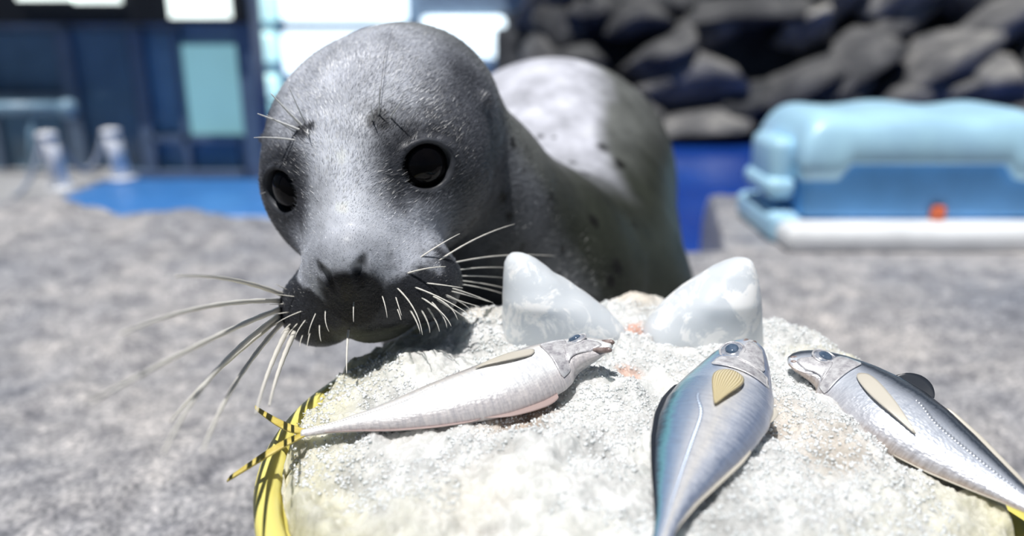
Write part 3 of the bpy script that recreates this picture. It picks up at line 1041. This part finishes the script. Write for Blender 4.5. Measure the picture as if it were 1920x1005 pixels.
def ice_edge(th):
    """how far the ice reaches: short of the rim at the left, over it at the back"""
    P = np.stack([np.cos(th), np.sin(th), np.zeros_like(th)], 1)
    back = np.clip((np.sin(th) + 0.1) / 0.5, 0, 1) * np.clip((np.cos(th) + 0.72) / 0.25, 0, 1)
    back = np.maximum(back, np.clip((np.cos(th) - 0.6) / 0.3, 0, 1) * np.clip((np.sin(th) - 0.22) / 0.2, 0, 1))
    return 0.2205 + 0.0175 * back + 0.0016 * fbm(P, 9, 3, 81)


NR, NT = 230, 1000
tt = np.linspace(0, 2 * np.pi, NT, endpoint=False)
rad_ = np.linspace(0.0, 1.0, NR) ** 0.75
E = ice_edge(tt)
Rg = rad_[:, None] * E[None, :]
XX = Rg * np.cos(tt)[None, :]; YY = Rg * np.sin(tt)[None, :]
zz = ice_h(XX.ravel(), YY.ravel()).reshape(NR, NT)
fall = np.clip((rad_ - 0.955) / 0.045, 0, 1) ** 2
over = np.clip((E - 0.2225) / 0.012, 0, 1)
zz = zz - fall[:, None] * (0.014 - 0.006 * over)[None, :]
zz = np.where((Rg > 0.2205), np.maximum(zz, 0.0005), zz)
IV = np.stack([XX, YY, zz], -1).reshape(-1, 3)
# skirt that closes the block down into the tub
sk = np.stack([XX[-1] * 0.97, YY[-1] * 0.97, np.minimum(zz[-1] - 0.02, -0.02)], -1)
sk[:, :2] *= np.minimum(1.0, 0.214 / np.linalg.norm(sk[:, :2], axis=1))[:, None]
IV = np.vstack([IV, sk])
ii = np.arange((NR + 1) * NT).reshape(NR + 1, NT)
jj = np.roll(ii, -1, axis=1)
IF = np.stack([ii[:-1], ii[1:], jj[1:], jj[:-1]], -1).reshape(-1, 4)
# colour: clear yellowish margin over the tub, whiter crushed heart, a few pink and brown melt stains
r_n = np.linalg.norm(IV[:, :2], axis=1) / TUB_R
nn = fbm(IV, 30, 4, 91); n_f = fbm(IV, 120, 3, 92)
IC = np.tile(np.array([0.90, 0.905, 0.885]), (len(IV), 1))
IC = lerp(IC, (0.74, 0.70, 0.46), 0.85 * sstep(0.60, 0.98, r_n + 0.10 * nn - 0.18 * (IV[:, 1] > 0.10) * (IV[:, 0] > -0.10)))
IC = lerp(IC, (0.70, 0.70, 0.66), 0.5 * sstep(0.15, 0.6, nn))
for px, py, r, c, k in [(1185, 650, 0.010, (0.90, 0.42, 0.28), 0.75), (1178, 712, 0.009, (0.90, 0.50, 0.35), 0.6), (1190, 585, 0.03, (0.86, 0.72, 0.55), 0.6), (975, 780, 0.026, (0.62, 0.42, 0.28), 0.6), (905, 800, 0.016, (0.6, 0.45, 0.32), 0.4),
                        (1440, 800, 0.03, (0.70, 0.58, 0.46), 0.55), (1560, 860, 0.03, (0.70, 0.58, 0.44), 0.5), (1690, 790, 0.04, (0.74, 0.64, 0.50), 0.5), (900, 930, 0.03, (0.72, 0.62, 0.48), 0.4), (640, 715, 0.006, (0.8, 0.3, 0.15), 0.6), (880, 625, 0.035, (0.84, 0.76, 0.62), 0.5)]:
    c0 = on_plane(px, py, 0.03)
    dd = np.linalg.norm((IV - c0)[:, :2], axis=1) / r
    IC = lerp(IC, c, k * sstep(1.3, 0.2, dd + 0.5 * nn))
IC = np.clip(IC * (0.84 + 0.16 * n_f + 0.14 * nn)[:, None], 0, 0.95)
m = NM('crushed_ice')
vc = m.n('ShaderNodeVertexColor', layer_name='ice')
m.color(vc.outputs[0])
m.set(Roughness=0.28)
m.b.inputs['Subsurface Weight'].default_value = 0.7
m.b.inputs['Subsurface Radius'].default_value = (0.5, 0.55, 0.55); m.b.inputs['Subsurface Scale'].default_value = 0.02
m.b.inputs['IOR'].default_value = 1.31
vo = m.n('ShaderNodeTexVoronoi'); vo.inputs['Scale'].default_value = 330; m.l(m.coord('Object'), vo.inputs['Vector'])
hmix = m.math('ADD', m.math('MULTIPLY', vo.outputs['Distance'], 0.9), m.noise(700, 3))
m.bump(hmix, 0.45, 0.0014)
M_ICE = m.m
ice = empty('ice_mound', Vector(TO) - Vector((0, 0, 0.02)))
tag(ice, 'white mound of crushed ice filling the yellow tub', 'ice')
me = mesh_np('ice_body', tub_world(IV), IF)
set_color_attr(me, 'ice', IC)
o = link('ice_body', me, M_ICE, ice); o.location = -ice.location
# loose frost grains on the surface
NG = 36000
th = rng.random(NG) * 2 * np.pi; rg = np.sqrt(rng.random(NG)) * (ice_edge(th) - 0.004)
gx0, gy0 = rg * np.cos(th), rg * np.sin(th)
den = fbm(np.stack([gx0, gy0, 0 * gx0], 1), 22, 3, 101)
keep = den > -0.25
gx0, gy0 = gx0[keep], gy0[keep]; NG = len(gx0)
gz0 = ice_h(gx0, gy0)
oct_v = np.array([[1, 0, 0], [-1, 0, 0], [0, 1, 0], [0, -1, 0], [0, 0, 1], [0, 0, -1.0]])
oct_f = np.array([[0, 2, 4], [2, 1, 4], [1, 3, 4], [3, 0, 4], [2, 0, 5], [1, 2, 5], [3, 1, 5], [0, 3, 5]])
sc = (0.0005 + 0.0016 * rng.random((NG, 1, 1)) ** 2.2)
Q = rng.normal(size=(NG, 3, 3)); U_, _, Vt_ = np.linalg.svd(Q); ROT = U_ @ Vt_
st = np.array([1.0, 0.75, 0.6]) * (0.7 + 0.6 * rng.random((NG, 1, 3)))
GV = np.einsum('nij,nkj->nki', ROT, oct_v[None] * st) * sc + np.stack([gx0, gy0, gz0 + 0.0002], 1)[:, None, :]
GFc = (oct_f[None] + (np.arange(NG) * 6)[:, None, None]).reshape(-1, 3)
me = mesh_np('frost_grains', tub_world(GV.reshape(-1, 3)), GFc)
m = NM('frost_grain'); m.color(m.ramp(m.noise(40, 2), [(0.3, (0.76, 0.79, 0.79)), (0.7, (0.90, 0.92, 0.93))])); m.set(Roughness=0.15)
m.b.inputs['IOR'].default_value = 1.31
o = link('frost_grains', me, m.m, ice, smooth=False); o.location = -ice.location
tag(o, 'loose white frost grains', kind='stuff')

# two smooth ear-shaped ice cones
m = NM('clear_ice')
frost = m.noise(42, 6, 0.68, dist=0.6); cl = m.noise(9, 3)
fm = m.ramp(frost, [(0.50, (0, 0, 0)), (0.57, (1, 1, 1))])
m.color(m.mix(fm, m.ramp(cl, [(0.3, (0.66, 0.71, 0.76)), (0.7, (0.76, 0.79, 0.82))]), (0.95, 0.97, 0.98)))
m.l(m.ramp(frost, [(0.45, (0.34,) * 3), (0.65, (0.6,) * 3)]), m.b.inputs['Roughness'])
m.b.inputs['Subsurface Weight'].default_value = 0.6; m.b.inputs['Subsurface Radius'].default_value = (0.6, 0.65, 0.7); m.b.inputs['Subsurface Scale'].default_value = 0.03
m.b.inputs['IOR'].default_value = 1.31
m.bump(frost, 0.25, 0.0012)
M_CONE = m.m
EARS = [([(479, 968, 984), (482, 958, 994), (488, 951, 1006), (498, 946, 1020), (515, 945, 1042), (540, 945, 1078), (565, 944, 1114), (590, 943, 1146), (620, 941, 1172), (655, 939, 1186), (700, 937, 1186)], 'smooth pointed ice cone in the ice mound behind the slender fish'),
        ([(485, 1386, 1402), (488, 1374, 1410), (494, 1360, 1416), (506, 1338, 1421), (525, 1312, 1425), (550, 1276, 1427), (578, 1240, 1428), (605, 1215, 1429), (635, 1202, 1430), (665, 1196, 1431), (700, 1196, 1432)], 'smooth pointed ice cone in the ice mound behind the upright fish')]
for rows, lab in EARS:
    xc = (rows[-2][1] + rows[-2][2]) / 2
    yb = tub_world(on_plane(xc, 655, 0.030))[1]
    SEG = 56
    th = np.linspace(0, 2 * np.pi, SEG, endpoint=False)
    rws = np.array(rows, float)
    tq = np.linspace(0, len(rws) - 1, 60)
    rws = np.stack([np.interp(tq, np.arange(len(rows)), rws[:, k]) for k in range(3)], 1)
    for k in range(3):
        rws[1:-1, k] = (rws[:-2, k] + 2 * rws[1:-1, k] + rws[2:, k]) / 4
    V = []
    for py, xl, xr in rws:
        l_ = atY(xl, py, yb); r_ = atY(xr, py, yb)
        hw = (r_[0] - l_[0]) / 2
        hd_ = min(hw * 0.92, 0.030)
        ctr = (l_ + r_) / 2
        P = np.stack([ctr[0] + hw * np.sign(np.cos(th)) * np.abs(np.cos(th)) ** 0.9, ctr[1] + 0.004 + hd_ * np.sin(th), np.full(SEG, ctr[2])], 1)
        V.append(P)
    V = np.vstack(V)
    c_ = V.mean(0)
    V = V + ((V - c_) / np.linalg.norm(V - c_, axis=1)[:, None]) * (0.0012 * fbm(V, 45, 3, 111))[:, None]
    n = len(rws)
    F = [tuple(range(SEG))]
    for i in range(n - 1):
        for j in range(SEG):
            k = (j + 1) % SEG
            F.append((i * SEG + j, (i + 1) * SEG + j, (i + 1) * SEG + k, i * SEG + k))
    F.append(tuple((n - 1) * SEG + j for j in range(SEG))[::-1])
    o = link('ice_cone', mesh_np('ice_cone', V, F), M_CONE)
    tag(o, lab, 'ice', 'ear-shaped ice cones')

# ------------------------------------------------------------------ three silver fish lying on the ice
PU = np.array([0, .02, .05, .10, .16, .24, .33, .43, .53, .63, .73, .82, .90, .96, 1.0])
PD = np.array([.018, .042, .060, .082, .098, .112, .120, .122, .114, .096, .071, .046, .026, .018, .018])
PV = np.array([.020, .042, .058, .080, .098, .118, .130, .132, .120, .096, .066, .040, .023, .018, .018])
PW = np.array([.008, .018, .030, .045, .054, .062, .067, .067, .061, .051, .038, .026, .016, .011, .009])


def fish_materials(tint):
    m = NM('fish_skin_' + tint)
    uv = m.n('ShaderNodeUVMap', uv_map='fish')
    sep = m.n('ShaderNodeSeparateXYZ'); m.l(uv.outputs[0], sep.inputs[0])
    streak = m.noise(1.0, 5, 0.7, m.mapping(uv.outputs[0], (95, 5, 1)))
    blot = m.noise(1.0, 4, 0.6, m.mapping(uv.outputs[0], (9, 6, 1)))
    t = m.math('ADD', sep.outputs[1], m.math('MULTIPLY', m.math('SUBTRACT', streak, 0.5), 0.16))
    t = m.math('ADD', t, m.math('MULTIPLY', m.math('SUBTRACT', blot, 0.5), 0.12))
    if tint == 'blue':
        stops = [(0.0, (0.42, 0.44, 0.52)), (0.10, (0.30, 0.36, 0.50)), (0.24, (0.70, 0.74, 0.84)), (0.40, (0.88, 0.86, 0.84)), (0.56, (0.72, 0.74, 0.80)), (0.68, (0.42, 0.50, 0.64)), (0.80, (0.26, 0.38, 0.56)), (0.88, (0.20, 0.46, 0.55)), (0.95, (0.05, 0.09, 0.14)), (1.0, (0.03, 0.04, 0.06))]
    elif tint == 'white':
        stops = [(0.0, (0.62, 0.58, 0.58)), (0.12, (0.72, 0.68, 0.68)), (0.24, (0.96, 0.96, 0.96)), (0.62, (0.97, 0.97, 0.97)), (0.74, (0.80, 0.76, 0.72)), (0.84, (0.52, 0.48, 0.48)), (0.92, (0.20, 0.21, 0.26)), (1.0, (0.10, 0.12, 0.16))]
    else:
        stops = [(0.0, (0.55, 0.46, 0.40)), (0.10, (0.66, 0.66, 0.70)), (0.30, (0.72, 0.76, 0.84)), (0.55, (0.66, 0.70, 0.78)), (0.68, (0.34, 0.37, 0.43)), (0.78, (0.06, 0.075, 0.10)), (0.84, (0.13, 0.15, 0.18)), (0.90, (0.03, 0.04, 0.055)), (1.0, (0.02, 0.025, 0.035))]
    c = m.ramp(t, stops)
    gl = m.ramp(streak, [(0.30, (0.72, 0.74, 0.78)), (0.55, (1.0, 1.0, 1.0)), (0.75, (1.12, 1.10, 1.06))])
    m.color(m.mix(1.0, c, gl, 'MULTIPLY'))
    m.set(Roughness=0.30, Metallic=0.12 if tint == 'white' else 0.30)
    m.b.inputs['Coat Weight'].default_value = 0.4; m.b.inputs['Coat Roughness'].default_value = 0.12
    sc_ = m.n('ShaderNodeTexVoronoi'); sc_.inputs['Scale'].default_value = 1.0
    m.l(m.mapping(uv.outputs[0], (85, 34, 1)), sc_.inputs['Vector'])
    m.bump(m.math('ADD', streak, sc_.outputs['Distance']), 0.35, 0.0006)
    return m.m


m = NM('fish_fin'); uvf = m.n('ShaderNodeUVMap', uv_map='fish')
ray = m.n('ShaderNodeTexWave'); ray.bands_direction = 'Y'; ray.inputs['Scale'].default_value = 2.2; ray.inputs['Distortion'].default_value = 0.4
m.l(m.mapping(uvf.outputs[0], (1, 1, 1)), ray.inputs['Vector'])
m.color(m.ramp(ray.outputs['Fac'], [(0.2, (0.50, 0.40, 0.20)), (0.7, (0.80, 0.70, 0.46))])); m.set(Roughness=0.35)
m.b.inputs['Subsurface Weight'].default_value = 0.2; m.b.inputs['Subsurface Radius'].default_value = (0.002, 0.002, 0.001)
m.bump(ray.outputs['Fac'], 0.4, 0.0006); M_FIN_Y = m.m
m = NM('fish_tail'); m.color(m.ramp(m.noise(120, 3), [(0.3, (0.52, 0.40, 0.07)), (0.7, (0.75, 0.62, 0.18))])); m.set(Roughness=0.4); M_TAIL = m.m
M_FIN_D = plain('fish_fin_dark', (0.030, 0.035, 0.045), 0.35)
M_FIN_P = plain('fish_fin_pink', (0.42, 0.32, 0.30), 0.35)
M_FIN_C = plain('fish_fin_clear', (0.62, 0.58, 0.50), 0.30)
m = NM('fish_iris'); m.color(m.ramp(m.noise(300, 3), [(0.35, (0.30, 0.34, 0.42)), (0.65, (0.62, 0.64, 0.70))])); m.set(Roughness=0.15, Metallic=0.3); m.b.inputs['Coat Weight'].default_value = 1.0; M_IRIS = m.m
m = NM('fish_pupil'); m.color(m.ramp(m.noise(200, 2), [(0.3, (0.05, 0.085, 0.14)), (0.7, (0.14, 0.19, 0.27))])); m.set(Roughness=0.08); m.b.inputs['Coat Weight'].default_value = 1.0; M_PUPIL = m.m
m = NM('fish_mouth'); m.color(m.ramp(m.noise(200, 3), [(0.3, (0.16, 0.11, 0.10)), (0.7, (0.42, 0.34, 0.32))])); m.set(Roughness=0.3); M_MOUTH = m.m
m = NM('fish_cheek'); m.color(m.ramp(m.noise(220, 5, 0.7), [(0.30, (0.42, 0.40, 0.44)), (0.46, (0.74, 0.72, 0.74)), (0.60, (0.95, 0.94, 0.95))])); m.set(Roughness=0.22, Metallic=0.35); m.b.inputs['Coat Weight'].default_value = 0.6
m.bump(m.noise(260, 3), 0.4, 0.0008); M_CHEEK = m.m


class Fish:
    def __init__(self, label, spine_px, depth, thick, tint, dors, lift=0.0, tilt=0.0, headlift=0.0, hs=None):
        """spine_px: picture points along the back-bone, snout first; they are laid on the ice plane.
        dors: +1/-1 side (seen from above) of the heading on which the back lies"""
        pl = []
        flat = np.array([on_plane(px, py, 0.03) for px, py in spine_px])
        run = np.r_[0, np.cumsum(np.linalg.norm(np.diff(flat, axis=0), axis=1))]
        seatz = np.maximum(np.interp(np.maximum(run / run[-1], 0.28), PU, PW) * run[-1] * thick * 0.8 - 0.001, 0.0085)    # the lower flank presses into the ice, head and tail are carried by it
        for k, (px, py) in enumerate(spine_px):
            q = on_plane(px, py, 0.03)
            for _ in range(6):
                rr_ = min(1.0, 0.222 / (np.hypot(q[0], q[1]) + 1e-9))
                q = on_plane(px, py, float(ice_h(np.array([q[0] * rr_]), np.array([q[1] * rr_]), False)[0]) + seatz[k] + lift + (headlift if k == 0 else 0))
            pl.append(q)
        self.sp = spline(pl, 120)
        seg = np.linalg.norm(np.diff(self.sp, axis=0), axis=1)
        self.s = np.r_[0, np.cumsum(seg)]; self.L = self.s[-1]; self.s /= self.L
        self.depth, self.thick, self.dors, self.tilt = depth, thick, dors, tilt
        self.hs = hs
        self.root = empty('fish', Vector(tub_world(self.sp[60])))
        tag(self.root, label, 'fish', 'fish laid on the ice')
        self.skin = fish_materials(tint); self.tint = tint

    def frame(self, u):
        u = np.asarray(u, float)
        c = np.stack([np.interp(u, self.s, self.sp[:, k]) for k in range(3)], -1)
        c2 = np.stack([np.interp(np.clip(u + 0.02, 0, 1), self.s, self.sp[:, k]) - np.interp(np.clip(u - 0.02, 0, 1), self.s, self.sp[:, k]) for k in range(3)], -1)
        t = c2 / np.linalg.norm(c2, axis=-1, keepdims=True)           # snout to tail
        over = u > 1
        if np.any(over): c = c + np.where(over, u - 1, 0)[..., None] * self.L * t
        y = np.cross(np.array([0, 0, 1.0]), t) * (-self.dors)
        y /= np.linalg.norm(y, axis=-1, keepdims=True)
        z = np.cross(t, y); z *= np.sign(z[..., 2:3])
        ct, st = math.cos(self.tilt), math.sin(self.tilt)
        return c, t, y * ct - z * st, z * ct + y * st

    def prof(self, u):
        L = self.L
        hsc = 1.0 if self.hs is None else np.interp(u, [0, 0.25, 0.5, 1], self.hs)
        return np.interp(u, PU, PD) * L * self.depth * hsc, np.interp(u, PU, PV) * L * self.depth * hsc, np.interp(u, PU, PW) * L * self.thick

    def point(self, u, v, off=0.0):
        """surface point of the upper flank: v=+1 back ridge, v=-1 belly keel"""
        c, t, y, z = self.frame(u)
        pd, pv, pw = self.prof(np.clip(u, 0, 1))
        h = np.where(v > 0, v * pd, v * pv)
        w = pw * np.power(np.clip(1 - np.abs(v) ** 2.1, 0, 1), 0.62)
        return c + y * h[..., None] + z * (w + off)[..., None]

    def add(self, name, P, F, mat, parent=None, uv=None, smooth=True):
        me = mesh_np(name, tub_world(P), F)
        if uv is not None:
            lay = me.uv_layers.new(name='fish')
            idx = np.empty(len(me.loops), np.int32); me.loops.foreach_get('vertex_index', idx)
            lay.data.foreach_set('uv', np.asarray(uv, np.float32)[idx].ravel())
        o = link(name, me, mat, parent or self.root, smooth)
        if parent is None: o.location = -self.root.location
        import bmesh as _b
        bm = _b.new(); bm.from_mesh(me); _b.ops.recalc_face_normals(bm, faces=bm.faces); bm.to_mesh(me); bm.free()
        return o

    def body(self):
        nu, nv = 150, 56
        u = np.linspace(0, 1, nu) ** 1.05
        ph = np.linspace(0, 2 * np.pi, nv, endpoint=False)
        V, UV = [], []
        c, t, y, z = self.frame(u); pd, pv, pw = self.prof(u)
        for j in range(nv):
            vv = math.cos(ph[j]); s_ = math.sin(ph[j])
            v = np.sign(vv) * abs(vv) ** 0.85
            h = np.where(v > 0, v * pd, v * pv)
            w = pw * (np.clip(1 - abs(v) ** 2.1, 0, 1) ** 0.62) * (1 if s_ >= 0 else -0.8)
            V.append(c + y * h[:, None] + z * w[:, None]); UV.append(np.stack([u, np.full(nu, 0.5 + 0.5 * v)], 1))
        V = np.stack(V, 1).reshape(-1, 3); UV = np.stack(UV, 1).reshape(-1, 2)
        ii = np.arange(nu * nv).reshape(nu, nv); jj = np.roll(ii, -1, 1)
        F = np.stack([ii[:-1], ii[1:], jj[1:], jj[:-1]], -1).reshape(-1, 4)
        F = [tuple(int(a) for a in f) for f in F] + [tuple(int(a) for a in ii[0]), tuple(int(a) for a in ii[-1][::-1])]
        return self.add('body', V, F, self.skin, uv=UV)

    def sheet(self, name, rows, mat, parent=None, thick=0.0006, uvs=(1, 1)):
        """thin two-sided blade from a grid of points"""
        R = np.asarray(rows); a, b = R.shape[:2]
        c, t, y, z = self.frame(np.array([0.5]))
        V = np.concatenate([(R + z[0] * thick / 2).reshape(-1, 3), (R - z[0] * thick / 2).reshape(-1, 3)])
        ii = np.arange(a * b).reshape(a, b)
        F = [tuple(int(x) for x in f) for f in np.stack([ii[:-1, :-1], ii[1:, :-1], ii[1:, 1:], ii[:-1, 1:]], -1).reshape(-1, 4)]
        F += [tuple(x + a * b for x in f[::-1]) for f in F]
        ring = list(ii[:, 0]) + list(ii[-1, 1:]) + list(ii[-2::-1, -1]) + list(ii[0, -2:0:-1])
        for p, q in zip(ring, ring[1:] + ring[:1]): F.append((int(p), int(p) + a * b, int(q) + a * b, int(q)))
        g = np.stack(np.meshgrid(np.linspace(0, uvs[0], a), np.linspace(0, uvs[1], b), indexing='ij'), -1).reshape(-1, 2)
        return self.add(name, V, F, mat, parent, uv=np.vstack([g, g]))

    def ridge_fin(self, name, u0, u1, hgt, side, mat, lean=0.05, wav=0.0, shape=None):
        us = np.linspace(u0, u1, 26)
        c, t, y, z = self.frame(us); pd, pv, pw = self.prof(us)
        edge = c + y * (pd if side > 0 else -pv)[:, None] * 0.97
        x = np.linspace(0, 1, 26)
        h = hgt * self.L * (shape(x) if shape else np.sin(np.pi * np.clip(x, 0, 1) ** 0.55) ** 0.6)
        h = h * (1 + wav * np.sin(x * 60))
        rows = [edge + (y * side * (k / 4) + t * lean * (k / 4) * 6 * hgt) * h[:, None] + z * (0.0002 * k) for k in range(5)]
        return self.sheet(name, np.stack(rows, 1), mat)

    def tail(self, spread=0.16, length=0.20, mat=None, droop=0.0):
        c, t, y, z = self.frame(np.array([0.985]))
        c, t, y, z = c[0], t[0], y[0], z[0]
        L = self.L
        for sg in (1, -1):
            rows = []
            for k in np.linspace(0, 1, 12):
                outer = c + t * L * length * k + y * sg * L * (0.014 + spread * k ** 1.2 * 0.5) - z * droop * k * k * L
                inner = c + t * L * (length * (0.50 * k + 0.50 * k ** 3)) * 0.98 + y * sg * L * (0.0 + (spread * 0.5 - 0.004) * k ** 3.0) - z * droop * k * k * L
                rows.append([inner + (outer - inner) * f for f in np.linspace(0, 1, 5)])
            self.sheet('tail_fin', rows, mat or M_TAIL, thick=0.0012)

    def eye(self, u, v, r, squash=0.55):
        p = self.point(np.array([u]), np.array([v]))[0]
        c, t, y, z = (k[0] for k in self.frame(np.array([u])))
        nrm = z + y * v * 0.5; nrm /= np.linalg.norm(nrm)
        a = t - nrm * (t @ nrm); a /= np.linalg.norm(a); b = np.cross(nrm, a)

        def dome(rad, hgt, off, n=28, rings=8):
            V = [p + nrm * (hgt + off)]
            for i in range(1, rings + 1):
                f = i / rings
                for j in range(n):
                    an = 2 * math.pi * j / n
                    V.append(p + (a * math.cos(an) + b * math.sin(an) * 0.92) * rad * f + nrm * (hgt * math.sqrt(max(0, 1 - f * f)) + off))
            F = [(0, 1 + j, 1 + (j + 1) % n) for j in range(n)]
            for i in range(rings - 1):
                for j in range(n):
                    k = (j + 1) % n
                    F.append((1 + i * n + j, 1 + (i + 1) * n + j, 1 + (i + 1) * n + k, 1 + i * n + k))
            return np.array(V), F
        V, F = dome(r, r * 0.42, -r * 0.10)
        e = self.add('eye', V, F, M_IRIS)
        V, F = dome(r * 0.60, r * 0.24, r * 0.26)
        self.add('pupil', V, F, M_PUPIL, e)
        # socket ring
        an = np.linspace(0, 2 * np.pi, 33)
        ring = [p + (a * math.cos(x) + b * math.sin(x) * 0.92) * r * 1.06 + nrm * r * 0.06 for x in an]
        me_o = tube('socket_ring', tub_world(np.array(ring)), r * 0.10, M_CHEEK, e, 6)

    def gill(self, u0=0.06, u1=0.255):
        """cheek and gill cover plates lying proud of the head, with a curved rear edge"""
        for nm, a0, a1, off, v0, v1 in [('gill_cover', u0 + 0.10, u1, 0.0010, -0.86, 0.52), ('cheek_plate', u0 - 0.025, u0 + 0.118, 0.0012, -0.78, 0.02)]:
            rows = []
            vs = np.linspace(v0, v1, 18)
            bow = 1 - ((vs - (v0 + v1) / 2) / ((v1 - v0) / 2)) ** 2
            for k in np.linspace(0, 1, 14):
                uu = a0 - 0.02 * bow + (a1 - a0) * k * (0.70 + 0.30 * np.sqrt(np.clip(bow, 0, 1))) - 0.012 * vs
                rows.append(self.point(uu, vs, off * min(1, 0.3 + 2.2 * k) * np.ones_like(vs)))
            self.sheet(nm, rows, M_CHEEK, thick=0.0005)

    def pectoral(self, u0=0.27, v0=-0.16, ln=0.17, wd=0.055, mat=None, drop=-0.3, off=0.0022):
        rows = []
        for k in np.linspace(0, 1, 20):
            w = wd * (math.sin(math.pi * min(1, 0.16 + 0.84 * k) ** 0.75) ** 0.8) * (1 - 0.35 * k) + 0.003
            v_mid = v0 + drop * k
            uu = u0 + ln * k
            vv = v_mid + np.linspace(-1, 1, 9) * w / (0.12 * self.depth) * 0.62
            rows.append(self.point(np.full(9, uu) + 0.024 * np.linspace(-1, 1, 9) ** 2 * (1 - k), vv, np.full(9, off + 0.0012 * math.sin(k * 3))))
        o = self.sheet('pectoral_fin', rows, mat or M_FIN_Y, thick=0.0007, uvs=(0.4, 1.6))
        return o

    def mouth(self, gape=0.0, up=0.0):
        """upper and lower jaw at the snout"""
        for nm, sg in (('upper_jaw', 1), ('lower_jaw', -1)):
            us = np.linspace((-0.008 if sg > 0 else -0.018) if gape > 0.01 else 0.004, 0.075, 16)
            c, t, y, z = self.frame(np.clip(us, 0, 1))
            c = c + np.where(us < 0, us, 0)[:, None] * self.L * t
            k = np.linspace(0, 1, 16)
            hgt = sg * self.L * (0.008 + gape * (1 - k) * (1 if sg < 0 else 0.2) + 0.016 * k) + up * (1 - k) * self.L
            P = c + y * hgt[:, None] + z * (self.L * 0.018 * np.sqrt(k + 0.05))[:, None]
            r = self.L * (0.0085 + 0.003 * np.sin(k * 3.1)) * np.clip(k * 6 + 0.45, 0, 1) * (1 - 0.6 * k)
            o = tube(nm, tub_world(P), r, M_MOUTH, self.root, 10); o.location = -self.root.location

    def scutes(self, u0=0.46, u1=0.95):
        """raised line of bony scales along the rear flank"""
        us = np.linspace(u0, u1, 46)
        V, F = [], []
        for i, u in enumerate(us):
            vm = 0.08 + 0.25 * math.exp(-((u - u0) / 0.06) ** 2)
            k = 0.9 + 1.6 * (u - u0)
            du = 0.0065; dv = 0.055 * k
            q = self.point(np.array([u - du, u, u + du, u]), np.array([vm, vm + dv, vm, vm - dv]), np.full(4, 0.0002))
            top = self.point(np.array([u + 0.002]), np.array([vm]), np.array([0.0011]))
            b0 = len(V); V += list(q) + list(top)
            F += [(b0, b0 + 1, b0 + 4), (b0 + 1, b0 + 2, b0 + 4), (b0 + 2, b0 + 3, b0 + 4), (b0 + 3, b0, b0 + 4)]
        self.add('lateral_line', np.array(V), F, self.skin, uv=np.array([[0.5, 0.66]] * len(V)))


# slender white fish lying across the mound
f1 = Fish('slender white-bellied fish with open mouth and yellow tail hanging over the tub rim', [(1146, 650), (1060, 676), (930, 728), (760, 776), (655, 797), (566, 813)], 0.88, 1.0, 'white', 1, lift=0.001, tilt=-0.20, headlift=0.010, hs=[1.05, 1.08, 1, 1.0])
f1.body(); f1.gill(); f1.eye(0.115, 0.20, f1.L * 0.034); f1.mouth(gape=0.030); f1.pectoral(0.265, 0.24, 0.20, 0.034, M_FIN_C, 0.14, 0.0012); f1.tail(0.30, 0.19, droop=-0.01)
f1.ridge_fin('anal_fin', 0.50, 0.93, 0.012, -1, M_FIN_P); f1.ridge_fin('pelvic_fin', 0.28, 0.50, 0.030, -1, M_FIN_P, lean=0.2); f1.ridge_fin('dorsal_fin', 0.33, 0.92, 0.010, 1, M_FIN_D)
f1.scutes(0.60, 0.97)

# plump blue-backed fish with its head towards the cones
f2 = Fish('plump blue-backed silver fish with a yellow side fin lying head up the mound', [(1408, 640), (1372, 715), (1325, 800), (1280, 905), (1250, 985), (1232, 1040)], 1.10, 1.0, 'blue', 1, lift=0.001, tilt=-0.05, headlift=0.010)
f2.body(); f2.gill(); f2.eye(0.105, 0.30, f2.L * 0.036); f2.mouth(gape=0.004); f2.pectoral(0.275, -0.06, 0.23, 0.066, M_FIN_Y, -0.02); f2.tail(0.16, 0.18)
f2.ridge_fin('dorsal_fin', 0.30, 0.92, 0.014, 1, M_FIN_D); f2.ridge_fin('anal_fin', 0.56, 0.93, 0.012, -1, M_FIN_C); f2.ridge_fin('pelvic_fin', 0.30, 0.40, 0.016, -1, M_FIN_C, lean=0.2)
f2.scutes()

# dark-backed fish sliding over the far edge
f3 = Fish('dark-backed silver fish with long side fin sliding over the tub edge', [(1478, 676), (1560, 704), (1680, 778), (1800, 862), (1910, 935), (2010, 995)], 1.22, 1.0, 'dark', -1, lift=0.003, tilt=-0.30, headlift=0.003, hs=[0.95, 1.0, 1, 1])
f3.body(); f3.gill(); f3.eye(0.115, 0.16, f3.L * 0.040); f3.mouth(gape=0.002); f3.pectoral(0.27, 0.0, 0.27, 0.044, M_FIN_C, -0.50, 0.0016); f3.tail(0.15, 0.18)
f3.ridge_fin('dorsal_fin', 0.29, 0.46, 0.065, 1, M_FIN_D, lean=0.5); f3.ridge_fin('second_dorsal_fin', 0.50, 0.92, 0.018, 1, M_FIN_C); f3.ridge_fin('anal_fin', 0.52, 0.93, 0.010, -1, M_FIN_C); f3.ridge_fin('pelvic_fin', 0.30, 0.42, 0.014, -1, M_FIN_P, lean=0.2)
f3.scutes()
